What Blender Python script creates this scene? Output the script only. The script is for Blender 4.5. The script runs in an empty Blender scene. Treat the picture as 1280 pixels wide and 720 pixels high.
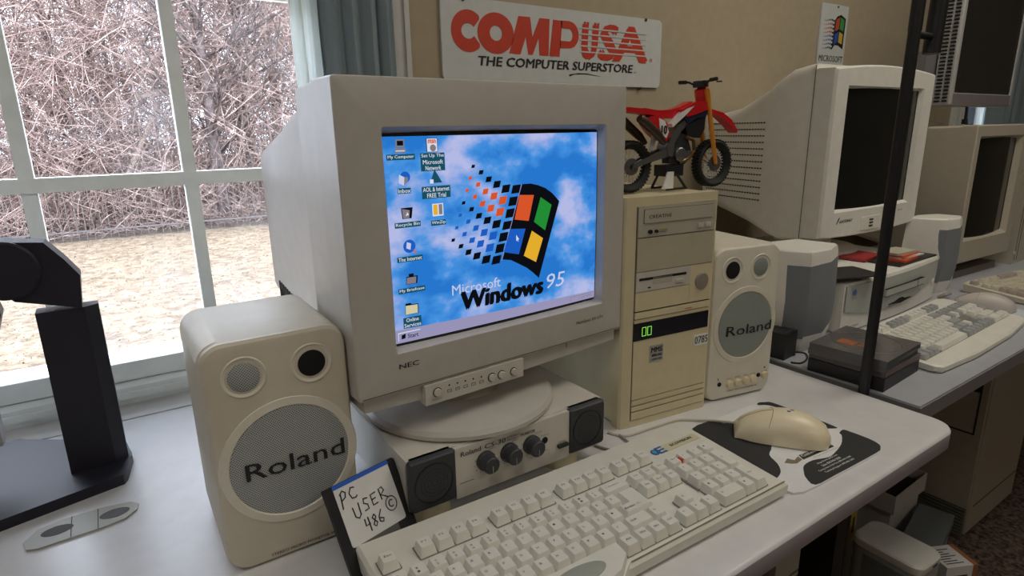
import bpy, bmesh, math, random
from mathutils import Matrix, Vector
PI = math.pi
random.seed(7)
scene = bpy.context.scene
col = scene.collection

# ---------------------------------------------------------------- camera
# world: x along the desks, y towards the window wall, z up, z = 0 is the desk top
F, YAW, PITCH, ROLL, CAMZ = 750.78, 0.5891, 0.2559, -0.0181, 0.4231
cd = bpy.data.cameras.new('camera'); cam = bpy.data.objects.new('camera', cd); col.objects.link(cam)
cd.sensor_width = 36; cd.lens = F * 36 / 1280; cd.clip_start = 0.02; cd.clip_end = 300
fw = Vector((math.sin(YAW) * math.cos(PITCH), math.cos(YAW) * math.cos(PITCH), -math.sin(PITCH)))
rt = Vector((math.cos(YAW), -math.sin(YAW), 0)); up = rt.cross(fw)
r2 = rt * math.cos(ROLL) + up * math.sin(ROLL); u2 = -rt * math.sin(ROLL) + up * math.cos(ROLL)
cam.matrix_world = Matrix(((r2.x, u2.x, -fw.x, 0), (r2.y, u2.y, -fw.y, 0), (r2.z, u2.z, -fw.z, CAMZ), (0, 0, 0, 1)))
scene.camera = cam

# ---------------------------------------------------------------- sky, sun, added fill lights, exposure
world = bpy.data.worlds.new('sky'); scene.world = world; world.use_nodes = True
wn = world.node_tree; bg = wn.nodes['Background']
bg.inputs['Color'].default_value = (0.74, 0.84, 1.0, 1); bg.inputs['Strength'].default_value = 8.5
sd = bpy.data.lights.new('sun', 'SUN'); sd.energy = 6.5; sd.angle = 0.009; sd.color = (1, 0.93, 0.82)
sun = bpy.data.objects.new('sun', sd); col.objects.link(sun)
sun.rotation_euler = Vector((0.66, -0.155, -0.72)).to_track_quat('-Z', 'Y').to_euler()
def added_fill_light(x, y, sx, sy, e, c):  # unseen area light at ceiling height, added to brighten the interior
    l = bpy.data.lights.new('added_fill_light', 'AREA'); l.shape = 'RECTANGLE'; l.size = sx; l.size_y = sy
    l.energy = e; l.color = c
    o = bpy.data.objects.new('added_fill_light', l); col.objects.link(o); o.location = (x, y, 1.66)
added_fill_light(1.6, 0.10, 1.2, 0.6, 12.5, (1, 0.93, 0.80))
added_fill_light(0.9, -1.6, 1.2, 0.6, 8, (1, 0.93, 0.82))
added_fill_light(-0.6, -0.2, 1.2, 0.6, 7, (1, 0.96, 0.90))
scene.view_settings.view_transform = 'Standard'; scene.view_settings.look = 'None'
scene.view_settings.exposure = 0.0; scene.view_settings.gamma = 1.0
scene.view_settings.use_curve_mapping = False

# ---------------------------------------------------------------- materials
MATS = {}
def mat(name, c, rough=0.5, metal=0.0, noise=0.0, nscale=40, bump=0.0, bscale=200, spec=0.5, c2=None, coat=0.0):
    if name in MATS: return MATS[name]
    m = bpy.data.materials.new(name); m.use_nodes = True; nt = m.node_tree; b = nt.nodes['Principled BSDF']
    b.inputs['Base Color'].default_value = (*c, 1); b.inputs['Roughness'].default_value = rough
    b.inputs['Metallic'].default_value = metal; b.inputs['Specular IOR Level'].default_value = spec
    b.inputs['Coat Weight'].default_value = coat
    tc = nt.nodes.new('ShaderNodeTexCoord')
    n = nt.nodes.new('ShaderNodeTexNoise'); n.inputs['Scale'].default_value = nscale; n.inputs['Detail'].default_value = 5
    nt.links.new(tc.outputs['Object'], n.inputs['Vector'])
    r = nt.nodes.new('ShaderNodeValToRGB')
    k = noise if noise else 0.03
    a = c if c2 is None else c2
    r.color_ramp.elements[0].color = (*[v * (1 - k) for v in c], 1)
    r.color_ramp.elements[1].color = (*[min(1, v * (1 + k)) for v in a], 1)
    r.color_ramp.elements[0].position = 0.35; r.color_ramp.elements[1].position = 0.65
    nt.links.new(n.outputs['Fac'], r.inputs['Fac']); nt.links.new(r.outputs['Color'], b.inputs['Base Color'])
    if bump:
        n2 = nt.nodes.new('ShaderNodeTexNoise'); n2.inputs['Scale'].default_value = bscale
        nt.links.new(tc.outputs['Object'], n2.inputs['Vector'])
        bp = nt.nodes.new('ShaderNodeBump'); bp.inputs['Strength'].default_value = bump; bp.inputs['Distance'].default_value = 0.001
        nt.links.new(n2.outputs['Fac'], bp.inputs['Height']); nt.links.new(bp.outputs['Normal'], b.inputs['Normal'])
    MATS[name] = m; return m
def emit(name, c, s=1.0):
    if name in MATS: return MATS[name]
    m = bpy.data.materials.new(name); m.use_nodes = True; nt = m.node_tree; nt.nodes.clear()
    e = nt.nodes.new('ShaderNodeEmission'); e.inputs['Color'].default_value = (*c, 1); e.inputs['Strength'].default_value = s
    o = nt.nodes.new('ShaderNodeOutputMaterial'); nt.links.new(e.outputs[0], o.inputs['Surface'])
    MATS[name] = m; return m
def s2l(r, g, b):
    return tuple(((v / 255) / 12.92 if v / 255 <= 0.04045 else (((v / 255) + 0.055) / 1.055) ** 2.4) for v in (r, g, b))

GREY = mat('monitor_grey_plastic', (0.51, 0.48, 0.435), 0.45, bump=0.15, bscale=900)
GREY2 = mat('lighter_grey_plastic', (0.56, 0.53, 0.47), 0.45, bump=0.1, bscale=900)
BEIGE = mat('yellowed_beige_plastic', (0.66, 0.58, 0.38), 0.45, bump=0.12, bscale=900)
BEIGE2 = mat('drive_beige_plastic', (0.46, 0.43, 0.35), 0.45)
BLANK = mat('bay_cover_beige', (0.47, 0.43, 0.31), 0.5)
SPKC = mat('speaker_cream_plastic', (0.60, 0.55, 0.44), 0.4, bump=0.1, bscale=900)
SPKL_ = mat('speaker_light_cream', (0.70, 0.66, 0.56), 0.4, bump=0.1, bscale=900)
CSG = mat('silver_beige_metal', (0.60, 0.57, 0.51), 0.38, metal=0.0, bump=0.1, bscale=1500)
GRILLE = mat('grey_speaker_mesh', (0.30, 0.32, 0.31), 0.55)
GRILLE2 = mat('grey_green_cloth', (0.26, 0.29, 0.27), 0.7)
BLACK = mat('black_plastic', (0.012, 0.012, 0.014), 0.45)
BLACKG = mat('glossy_black_plastic', (0.012, 0.012, 0.018), 0.25)
DARK = mat('charcoal_plastic', (0.035, 0.037, 0.042), 0.5)
HOLE = mat('deep_black_hole', (0.004, 0.004, 0.004), 0.9)
INK = mat('black_ink', (0.012, 0.012, 0.012), 0.6)
WHITE = mat('white_plastic', (0.78, 0.78, 0.76), 0.4)
OFFW = mat('off_white_plastic', (0.76, 0.745, 0.69), 0.42, bump=0.08, bscale=800)
KEYB = mat('keyboard_ivory', (0.70, 0.685, 0.61), 0.45, bump=0.08, bscale=900)
KEYC = mat('keycap_ivory', (0.74, 0.725, 0.655), 0.5, bump=0.08, bscale=900)
KEYG = mat('keycap_grey', (0.33, 0.34, 0.34), 0.5)
LGREY = mat('light_grey_grille', (0.20, 0.215, 0.24), 0.6, bump=0.3, bscale=2500)
PCG = mat('grey_green_panel', (0.42, 0.44, 0.42), 0.45)
RED = mat('red_plastic', (0.62, 0.012, 0.018), 0.3)
ORANGE = mat('gold_anodised_fork', (0.75, 0.30, 0.04), 0.35, metal=0.15)
STEEL = mat('grey_metal', (0.20, 0.20, 0.21), 0.35, metal=0.7)
RUBBER = mat('black_rubber', (0.010, 0.010, 0.010), 0.7)
CHROME = mat('bright_metal', (0.6, 0.6, 0.6), 0.25, metal=1.0)
DESK = mat('desk_laminate', (0.66, 0.655, 0.665), 0.34, bump=0.05, bscale=1200)
DESKE = mat('mauve_grey_edge_band', (0.47, 0.43, 0.47), 0.5)
DESK2 = mat('grey_laminate', (0.38, 0.39, 0.42), 0.4, bump=0.05, bscale=1200)
DESK2E = mat('grey_edge_band', (0.19, 0.18, 0.185), 0.5)
MOUSEM = mat('ivory_mouse_plastic', (0.78, 0.69, 0.49), 0.33)
GLASSD = mat('dark_tube_glass', (0.010, 0.011, 0.011), 0.08, coat=0.0)

# ---------------------------------------------------------------- helpers
def rr(x0, x1, y0, y1, r, n=5):
    p = []
    for cx, cy, a in ((x1 - r, y1 - r, 0), (x0 + r, y1 - r, 1), (x0 + r, y0 + r, 2), (x1 - r, y0 + r, 3)):
        for i in range(n + 1):
            t = (a + i / n) * PI / 2; p.append((cx + r * math.cos(t), cy + r * math.sin(t)))
    return p
def circ(cx, cy, rx, ry=None, n=32):
    ry = ry or rx
    return [(cx + rx * math.cos(2 * PI * i / n), cy + ry * math.sin(2 * PI * i / n)) for i in range(n)]
TXT = {}
def text_mesh(s, bold=0.0, shear=0.0, res=2):
    k = (s, bold, shear, res)
    if k in TXT: return TXT[k]
    c = bpy.data.curves.new('lettering', 'FONT'); c.body = s; c.size = 1; c.offset = bold; c.shear = shear
    c.resolution_u = res; c.fill_mode = 'FRONT' if hasattr(c, 'fill_mode') else c.fill_mode
    o = bpy.data.objects.new('lettering', c); col.objects.link(o)
    me = bpy.data.meshes.new_from_object(o.evaluated_get(bpy.context.evaluated_depsgraph_get()))
    bpy.data.objects.remove(o); bpy.data.curves.remove(c)
    vs = [v.co.copy() for v in me.vertices]; fs = [tuple(p.vertices) for p in me.polygons]
    bpy.data.meshes.remove(me)
    TXT[k] = (vs, fs); return TXT[k]
class MB:
    def __init__(s): s.bm = bmesh.new()
    def _fin(s, verts, m, M):
        fs = set()
        for v in verts:
            if M is not None: v.co = M @ v.co
            fs.update(v.link_faces)
        for f in fs: f.material_index = m
    def _bev(s, verts, bev, seg, ang=0.5):
        es = set(e for v in verts for e in v.link_edges)
        es = [e for e in es if len(e.link_faces) == 2 and e.calc_face_angle(0) > ang]
        r = bmesh.ops.bevel(s.bm, geom=es, offset=bev, segments=seg, profile=0.5, affect='EDGES', clamp_overlap=True)
        return r
    def _new(s, fn, m, M, bev, seg):
        old = set(s.bm.verts) if bev else None
        vs = fn()
        if bev:
            s._bev(vs, bev, seg); vs = [v for v in s.bm.verts if v not in old]
        s._fin(vs, m, M); return s
    def box(s, a, b, bev=0, seg=2, m=0, M=None):
        def fn():
            v = [s.bm.verts.new((x, y, z)) for z in (a[2], b[2]) for y in (a[1], b[1]) for x in (a[0], b[0])]
            for f in ((0, 2, 3, 1), (4, 5, 7, 6), (0, 1, 5, 4), (2, 6, 7, 3), (0, 4, 6, 2), (1, 3, 7, 5)): s.bm.faces.new([v[i] for i in f])
            return v
        return s._new(fn, m, M, bev, seg)
    def loft(s, loops, m=0, M=None, cap0=True, cap1=True, bev=0, seg=2, closed=True):
        def fn():
            L = [[s.bm.verts.new(p) for p in l] for l in loops]; n = len(L[0])
            for a, b in zip(L, L[1:]):
                for i in range(n if closed else n - 1):
                    j = (i + 1) % n
                    try: s.bm.faces.new((a[i], a[j], b[j], b[i]))
                    except Exception: pass
            if cap0: s.bm.faces.new(list(reversed(L[0])))
            if cap1: s.bm.faces.new(L[-1])
            return [v for l in L for v in l]
        return s._new(fn, m, M, bev, seg)
    def prism(s, pts, d0, d1, axis='y', m=0, M=None, bev=0, seg=2):
        f = {'y': lambda p, d: (p[0], d, p[1]), 'z': lambda p, d: (p[0], p[1], d), 'x': lambda p, d: (d, p[0], p[1])}[axis]
        return s.loft([[f(p, d0) for p in pts], [f(p, d1) for p in pts]], m, M, bev=bev, seg=seg)
    def cyl(s, p0, p1, r, n=16, r1=None, m=0, M=None, cap=True):
        p0, p1 = Vector(p0), Vector(p1); d = (p1 - p0).normalized()
        a = d.orthogonal().normalized(); b = d.cross(a); r1 = r if r1 is None else r1
        L = [[p + (a * math.cos(2 * PI * i / n) + b * math.sin(2 * PI * i / n)) * q for i in range(n)] for p, q in ((p0, r), (p1, r1))]
        return s.loft(L, m, M, cap, cap)
    def tube(s, path, r, n=8, m=0, M=None):
        P = [Vector(p) for p in path]; L = []; a = None
        for i, p in enumerate(P):
            d = (P[min(i + 1, len(P) - 1)] - P[max(i - 1, 0)]).normalized()
            a = d.orthogonal().normalized() if a is None else (a - d * a.dot(d)).normalized()
            b = d.cross(a); q = r[i] if isinstance(r, (list, tuple)) else r
            L.append([p + (a * math.cos(2 * PI * k / n) + b * math.sin(2 * PI * k / n)) * q for k in range(n)])
        return s.loft(L, m, M)
    def lathe(s, prof, c=(0, 0, 0), axis='z', n=32, m=0, M=None, cap=True):
        c = Vector(c); L = []
        for r, h in prof:
            l = []
            for i in range(n):
                x, y = r * math.cos(2 * PI * i / n), r * math.sin(2 * PI * i / n)
                l.append(c + {'z': Vector((x, y, h)), 'y': Vector((x, h, y)), 'x': Vector((h, x, y))}[axis])
            L.append(l)
        return s.loft(L, m, M, cap, cap)
    def sphere(s, c, r, m=0, M=None, n=12):
        c = Vector(c); r = Vector(r) if hasattr(r, '__len__') else Vector((r, r, r))
        L = []
        for j in range(1, n):
            t = PI * j / n
            L.append([c + Vector((r.x * math.sin(t) * math.cos(2 * PI * i / (n * 2)), r.y * math.sin(t) * math.sin(2 * PI * i / (n * 2)), -r.z * math.cos(t))) for i in range(n * 2)])
        return s.loft(L, m, M)
    def text(s, body, x0, x1, z0, z1, y=-0.0004, m=0, bold=0.0, shear=0.0, plane='y', M=None, warp=None, res=2):
        vs, fs = text_mesh(body, 0.0, shear, res)
        if not vs: return s
        X = [v.x for v in vs]; Y = [v.y for v in vs]; ax, bx, ay, by = min(X), max(X), min(Y), max(Y)
        sx, sy = (x1 - x0) / max(bx - ax, 1e-6), (z1 - z0) / max(by - ay, 1e-6); bo = bold * sy * .8
        x0 += bo; x1 -= bo; sx = (x1 - x0) / max(bx - ax, 1e-6)
        for cpy, (ddx, ddy) in enumerate(((0, 0),) if bold < .008 else ((-bo, 0), (bo, 0)) if bold < .03 else ((-bo, -bo * .4), (-bo / 3, bo * .4), (bo / 3, -bo * .4), (bo, bo * .4))):
            yo_ = cpy * .00003 * (1 if plane == 'z' else -1)
            nv = []
            for v in vs:
                u = x0 + (v.x - ax) * sx + ddx; w = z0 + (v.y - ay) * sy + ddy
                p = (u, y, w) if plane == 'y' else (u, w, y)
                if warp: p = warp(p)
                p = (p[0], p[1] + yo_, p[2]) if plane == 'y' else (p[0], p[1], p[2] + yo_)
                nv.append(s.bm.verts.new(p))
            for f in fs:
                try: s.bm.faces.new([nv[i] for i in f])
                except Exception: pass
            s._fin(nv, m, M)
        return s
    def poly(s, pts, m=0, M=None):
        v = [s.bm.verts.new(p) for p in pts]; s.bm.faces.new(v); s._fin(v, m, M); return s
    def build(s, name, mats, parent=None, loc=(0, 0, 0), rot=(0, 0, 0), smooth=0.6, recalc=True):
        if recalc: bmesh.ops.recalc_face_normals(s.bm, faces=s.bm.faces)
        me = bpy.data.meshes.new(name); s.bm.to_mesh(me); s.bm.free()
        for q in (mats if isinstance(mats, (list, tuple)) else [mats]): me.materials.append(q)
        if smooth and len(me.polygons):
            me.shade_smooth(); me.set_sharp_from_angle(angle=smooth)
        o = bpy.data.objects.new(name, me); col.objects.link(o); o.location = loc; o.rotation_euler = rot
        if parent is not None: o.parent = parent
        return o
def tag(o, label, cat, group=None, kind=None):
    o['label'] = label; o['category'] = cat
    if group: o['group'] = group
    if kind: o['kind'] = kind
    return o
def thing(name, label, cat, loc=(0, 0, 0), rz=0.0, group=None):
    o = bpy.data.objects.new(name, None); col.objects.link(o); o.empty_display_size = 0.05
    o.location = loc; o.rotation_euler = (0, 0, rz); return tag(o, label, cat, group)
def struct(o): o['kind'] = 'structure'; return o
def part(name, mesh_obj, parent, loc, rot=(0, 0, 0)):
    o = bpy.data.objects.new(name, mesh_obj.data); col.objects.link(o); o.parent = parent; o.location = loc; o.rotation_euler = rot
    return o

# ================================================================ SETTING
FZ, CZ, WY = -0.74, 1.70, 1.12
WALL = mat('tan_wall_paint', (0.40, 0.335, 0.235), 0.85, bump=0.2, bscale=300)
TRIM = mat('white_trim_paint', (0.62, 0.62, 0.60), 0.5)
FRAME = mat('window_vinyl_white', (0.86, 0.92, 0.91), 0.45)
CEILM = mat('ceiling_paint', (0.75, 0.74, 0.70), 0.9)
CARPET = mat('dark_brown_carpet', (0.035, 0.022, 0.018), 0.95, noise=0.5, nscale=90, bump=1.0, bscale=500, c2=(0.10, 0.065, 0.05))
struct(MB().box((-1.6, -2.4, FZ - 0.05), (5.2, 1.30, FZ)).build('floor', CARPET))
struct(MB().box((-1.6, -2.4, CZ), (5.2, 1.30, CZ + 0.05)).build('ceiling', CEILM))
W1 = (-0.995, 0.372, 0.058, 1.45); W2 = (3.05, 3.95, 0.06, 1.30)       # window openings x0 x1 z0 z1
wb = MB()
for a, b, z0, z1 in ((-1.6, W1[0], FZ, CZ), (W1[1], W2[0], FZ, CZ), (W2[1], 5.2, FZ, CZ), (W1[0], W1[1], FZ, 0.0), (W1[0], W1[1], W1[3], CZ), (W2[0], W2[1], FZ, 0.0), (W2[0], W2[1], W2[3], CZ)):
    wb.box((a, WY, z0), (b, WY + 0.16, z1))
struct(wb.build('wall_back', WALL))
struct(MB().box((-1.65, -2.4, FZ), (-1.6, 1.30, CZ)).build('wall_left', WALL))
struct(MB().box((5.2, -2.4, FZ), (5.25, 1.30, CZ)).build('wall_right', WALL))
struct(MB().box((-1.6, -2.45, FZ), (5.2, -2.4, CZ)).build('wall_front', WALL))

GL = bpy.data.materials.new('window_glass'); GL.use_nodes = True; nt = GL.node_tree; nt.nodes.clear()
tr = nt.nodes.new('ShaderNodeBsdfTransparent'); gl = nt.nodes.new('ShaderNodeBsdfGlossy'); gl.inputs['Roughness'].default_value = 0.02
df = nt.nodes.new('ShaderNodeBsdfTranslucent'); df.inputs['Color'].default_value = (0.9, 0.9, 0.95, 1)
fr = nt.nodes.new('ShaderNodeFresnel'); fr.inputs['IOR'].default_value = 1.45
m1 = nt.nodes.new('ShaderNodeMixShader'); m2 = nt.nodes.new('ShaderNodeMixShader')
tc = nt.nodes.new('ShaderNodeTexCoord'); ns = nt.nodes.new('ShaderNodeTexNoise'); ns.inputs['Scale'].default_value = 4.5; ns.inputs['Detail'].default_value = 6
cr = nt.nodes.new('ShaderNodeMapRange'); cr.inputs['From Min'].default_value = 0.45; cr.inputs['From Max'].default_value = 0.85; cr.inputs['To Min'].default_value = 0.0; cr.inputs['To Max'].default_value = 0.10
out = nt.nodes.new('ShaderNodeOutputMaterial')
nt.links.new(tc.outputs['Object'], ns.inputs['Vector']); nt.links.new(ns.outputs['Fac'], cr.inputs['Value'])
nt.links.new(cr.outputs['Result'], m1.inputs['Fac']); nt.links.new(tr.outputs[0], m1.inputs[1]); nt.links.new(df.outputs[0], m1.inputs[2])
nt.links.new(fr.outputs[0], m2.inputs['Fac']); nt.links.new(m1.outputs[0], m2.inputs[1]); nt.links.new(gl.outputs[0], m2.inputs[2])
nt.links.new(m2.outputs[0], out.inputs['Surface'])

def window(name, W, xs, zs, sillx):
    x0, x1, z0, z1 = W
    root = bpy.data.objects.new(name, None); col.objects.link(root); struct(root)
    f = MB(); y0, y1 = WY + 0.005, WY + 0.09
    f.box((x0, y0, z0 - 0.03), (x0 + 0.035, y1, z1), 0.003).box((x1 - 0.035, y0, z0 - 0.03), (x1, y1, z1), 0.003)
    f.box((x0 + 0.035, y0, z1 - 0.04), (x1 - 0.035, y1, z1), 0.003)
    f.box((x0 + 0.035, y0 + 0.012, z0 - 0.028), (x1 - 0.035, y1, z0 + 0.003), 0.003)
    f.build('window_frame', FRAME, root)
    s = MB(); s.box((x0, WY - 0.012, 0.0), (x1, WY + 0.10, z0 - 0.03), 0.003)
    s.box((x0 - 0.0, WY - 0.018, 0.010), (x1 + 0.0, WY + 0.0, 0.021), 0.002)
    s.build('lower_sash_rail', FRAME, root)
    MB().box((sillx[0], 1.045, -0.022), (sillx[1], WY + 0.16, 0.0), 0.004).build('window_sill', TRIM, root)
    xs2 = [x0 + 0.035] + xs + [x1 - 0.035]; zs2 = [z0 + 0.003] + zs + [z1 - 0.04]
    for x in xs: MB().box((x - 0.0095, WY + 0.008, z0 + 0.003), (x + 0.0095, WY + 0.036, z1 - 0.04), 0.003).build('muntin', FRAME, root)
    for z in zs: MB().box((x0 + 0.035, WY + 0.006, z - 0.0105), (x1 - 0.035, WY + 0.038, z + 0.0105), 0.003).build('muntin', FRAME, root)
    for a, b in zip(xs2, xs2[1:]):
        for c, d in zip(zs2, zs2[1:]):
            MB().box((a, WY + 0.020, c), (b, WY + 0.023, d)).build('pane', GL, root)
    return root
window('window_1', W1, [-0.737, -0.522, -0.307, -0.092, 0.122], [0.357, 0.655, 0.953, 1.25], (-1.07, 0.46))
window('window_2', W2, [3.35, 3.65], [0.357, 0.655, 0.953], (2.98, 4.05))
def casing(name, x0, x1, z0, z1):
    m = MB(); m.box((x0, WY - 0.018, z0), (x1, WY, z1), 0.002)
    for k in (0.10, 0.34, 0.62, 0.90):
        x = x0 + (x1 - x0) * k; m.box((x - 0.004, WY - 0.023, z0), (x + 0.004, WY - 0.017, z1), 0.002)
    return struct(m.build(name, TRIM))
casing('trim_1', 0.437, 0.519, -0.60, 1.56)
casing('trim_2', -1.11, -1.03, -0.60, 1.56)
casing('trim_3', 2.93, 3.01, -0.60, 1.56)
struct(MB().box((-1.6, WY - 0.014, FZ), (5.2, WY, FZ + 0.10), 0.003).build('baseboard_back', TRIM))

# curtains
def curtain_mat(name, c, tl):
    m = bpy.data.materials.new(name); m.use_nodes = True; nt = m.node_tree; nt.nodes.clear()
    d = nt.nodes.new('ShaderNodeBsdfDiffuse'); t = nt.nodes.new('ShaderNodeBsdfTranslucent'); mx = nt.nodes.new('ShaderNodeMixShader')
    o = nt.nodes.new('ShaderNodeOutputMaterial'); w = nt.nodes.new('ShaderNodeTexWave'); w.inputs['Scale'].default_value = 220
    r = nt.nodes.new('ShaderNodeValToRGB'); r.color_ramp.elements[0].color = (*[v * 0.9 for v in c], 1); r.color_ramp.elements[1].color = (*c, 1)
    nt.links.new(w.outputs['Fac'], r.inputs['Fac']); nt.links.new(r.outputs[0], d.inputs['Color']); nt.links.new(r.outputs[0], t.inputs['Color'])
    mx.inputs['Fac'].default_value = tl; nt.links.new(d.outputs[0], mx.inputs[1]); nt.links.new(t.outputs[0], mx.inputs[2]); nt.links.new(mx.outputs[0], o.inputs['Surface'])
    return m
CURT = curtain_mat('slate_blue_curtain', (0.30, 0.36, 0.39), 0.12)
SHEER = curtain_mat('pale_green_lining', (0.93, 0.97, 0.95), 0.85)
def curtain(x0, x1, y, amp, folds, z0, z1, tie=0.0, th=0.003, ztie=0.42):
    m = MB(); N = folds * 12; rows = 26; L = []
    for side in (0, 1):
        G = []
        for j in range(rows + 1):
            z = z1 + (z0 - z1) * j / rows
            t = max(0.0, min(1.0, (ztie + 0.12 - z) / 0.22)); pull = tie * (t * t * (3 - 2 * t))
            G.append([m.bm.verts.new((x0 + (x1 - x0) * i / N + pull * (1 - i / N), y + amp * math.sin(2 * PI * folds * i / N + 0.6 * math.sin(z * 3)) * (0.7 + 0.3 * math.sin(i * 1.7)) + side * th, z)) for i in range(N + 1)])
        L.append(G)
        for a, b in zip(G, G[1:]):
            for i in range(N): m.bm.faces.new((a[i], a[i + 1], b[i + 1], b[i]))
    return m
c1 = thing('curtain', 'slate blue curtain gathered at the right of the garden window', 'curtain', (0.38, 1.06, 0))
curtain(0.336 - 0.38, 0.468 - 0.38, -0.005, 0.013, 4, -0.02, 1.5, tie=0.02).build('drape', CURT, c1, smooth=1.5)
o = curtain(0.296 - 0.38, 0.350 - 0.38, 0.020, 0.006, 2, -0.02, 1.5, tie=0.02).build('lining', SHEER, c1, smooth=1.5)
o['label'] = 'pale sunlit lining edge of the curtain'
c2 = thing('curtain', 'grey teal curtain behind the flat panel monitor at far right', 'curtain', (3.4, 1.06, 0))
curtain(3.13 - 3.4, 3.9 - 3.4, 0, 0.016, 9, -0.1, 1.5).build('drape', CURT, c2, smooth=1.5)
curtain(3.055 - 3.4, 3.12 - 3.4, 0.012, 0.005, 2, -0.1, 1.5).build('lining', SHEER, c2, smooth=1.5)

# ================================================================ OUTDOORS
GZ = -1.5
GRASSM = mat('dry_winter_grass', (0.115, 0.078, 0.048), 0.95, noise=0.30, nscale=9, bump=0.6, bscale=60, c2=(0.165, 0.125, 0.085))
LEAFM = mat('leaf_litter', (0.065, 0.043, 0.032), 0.95, noise=0.35, nscale=5, bump=1.0, bscale=60, c2=(0.086, 0.065, 0.050))
BRUSH = mat('bare_brush_bark', (0.19, 0.125, 0.11), 0.9, noise=0.3, nscale=3, c2=(0.42, 0.305, 0.265))
TRUNK = mat('grey_brown_bark', (0.065, 0.048, 0.045), 0.9, noise=0.35, nscale=6, bump=1.0, bscale=30, c2=(0.137, 0.104, 0.097))
PALEB = mat('pale_dead_wood', (0.245, 0.187, 0.151), 0.9, noise=0.2, nscale=8)
struct(MB().box((-30, 1.4, GZ - 0.2), (50, 14.2, GZ)).build('lawn', GRASSM))
struct(MB().box((-40, 14.2, GZ - 0.2), (70, 70, GZ)).build('woodland_ground', LEAFM))
vs, fs = [], []
rg = random.Random(3)
for i in range(45000):
    t = rg.random() ** 0.7; y = 3.0 + 11.4 * t; hw = 1.5 + y * 0.55; x = y * 0.13 + rg.uniform(-hw, hw) * 0.8
    h = rg.uniform(0.006, 0.022); a = rg.uniform(0, PI); w = rg.uniform(0.003, 0.008); lx, ly = rg.uniform(-0.05, 0.05), rg.uniform(-0.05, 0.05)
    k = len(vs); dx, dy = math.cos(a) * w, math.sin(a) * w
    vs += [(x - dx, y - dy, GZ), (x + dx, y + dy, GZ), (x + lx, y + ly, GZ + h)]; fs.append((k, k + 1, k + 2))
me = bpy.data.meshes.new('grass_blades'); me.from_pydata(vs, [], fs); me.materials.append(mat('straw_blades', (0.150, 0.110, 0.070), 0.9, noise=0.35, nscale=3, c2=(0.151, 0.119, 0.076)))
o = bpy.data.objects.new('grass_blades', me); col.objects.link(o); tag(o, 'dry straw coloured grass growing over the back lawn', 'grass', kind='stuff')

def stem(V, Fc, P, rad, n=3):
    k0 = len(V); a = None
    for i, p in enumerate(P):
        d = (P[min(i + 1, len(P) - 1)] - P[max(i - 1, 0)]).normalized(); u = d.orthogonal().normalized(); w = d.cross(u)
        for q in range(n): V.append(tuple(p + (u * math.cos(2 * PI * q / n) + w * math.sin(2 * PI * q / n)) * rad[i]))
    for i in range(len(P) - 1):
        for q in range(n):
            a, b = k0 + i * n + q, k0 + i * n + (q + 1) % n; Fc.append((a, b, b + n, a + n))
def mesh_obj(name, V, Fc, m, parent=None, loc=(0, 0, 0)):
    me = bpy.data.meshes.new(name); me.from_pydata(V, [], Fc); me.materials.append(m); me.shade_smooth()
    o = bpy.data.objects.new(name, me); col.objects.link(o); o.location = loc
    if parent: o.parent = parent
    return o
def grow(V, Fc, p, d, L, r, lvl, g):
    P = [p.copy()]; n = 4 if lvl < 2 else 3; q = p.copy(); dd = d.copy()
    for i in range(n):
        dd = (dd + Vector((g.uniform(-1, 1), g.uniform(-1, 1), g.uniform(-0.2, 0.6))) * 0.16).normalized(); q = q + dd * L / n; P.append(q.copy())
    stem(V, Fc, P, [r * (1 - 0.6 * i / n) for i in range(n + 1)], 5 if lvl == 0 else 3)
    if lvl >= 3: return
    for i in range(g.randint(4, 6)):
        t = g.uniform(0.25, 1.0) * n; k = min(int(t), n - 1); bp = P[k].lerp(P[k + 1], t - k)
        a = g.uniform(0, 2 * PI); nd = (dd * 0.75 + Vector((math.cos(a), math.sin(a), g.uniform(0.0, 0.7))) * 0.8).normalized()
        grow(V, Fc, bp, nd, L * g.uniform(0.35, 0.6), r * 0.42, lvl + 1, g)
TREES = []
g = random.Random(11)
for (tx, ty, th, tr) in ((2.25, 15.2, 7.5, 0.14), (2.95, 15.9, 7.0, 0.10)):
    TREES.append((tx, ty, th, tr))
for i in range(34):
    ty = g.uniform(16.0, 36.0); TREES.append((g.uniform(-0.30, 0.32) * ty + ty * 0.08, ty, g.uniform(7, 13), g.uniform(0.05, 0.13)))
for i, (tx, ty, th, tr) in enumerate(TREES):
    lab = ['thick grey trunked bare tree nearest the fence, right of the window bar', 'second thick bare tree just right of the thickest trunk'][i] if i < 2 else 'bare leafless tree in the woods beyond the picket fence'
    t = thing('bare_tree', lab, 'tree', (tx, ty, GZ), 0, None if i < 2 else 'bare trees in the woods behind')
    gg = random.Random(100 + i); V, Fc = [], []; P = [Vector((0, 0, -0.2))]; q = Vector((0, 0, 0)); dd = Vector((gg.uniform(-.1, .1), gg.uniform(-.1, .1), 1)).normalized()
    for k in range(7): P.append(q.copy()); dd = (dd + Vector((gg.uniform(-1, 1), gg.uniform(-1, 1), 0.5)) * 0.06).normalized(); q = q + dd * th / 7
    stem(V, Fc, P, [tr * (1.15 - 0.12 * k) for k in range(8)], 8)
    mesh_obj('trunk', V, Fc, TRUNK, t)
    V, Fc = [], []
    for k in range(16):
        u = gg.uniform(1.6, 6.9); j = int(u); bp = P[j].lerp(P[min(j + 1, 7)], u - j); a = gg.uniform(0, 2 * PI)
        grow(V, Fc, bp, Vector((math.cos(a), math.sin(a), gg.uniform(0.3, 1.2))).normalized(), th * gg.uniform(0.18, 0.34), tr * 0.34, 1, gg)
    mesh_obj('branches', V, Fc, TRUNK if i < 2 else BRUSH, t)
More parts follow.
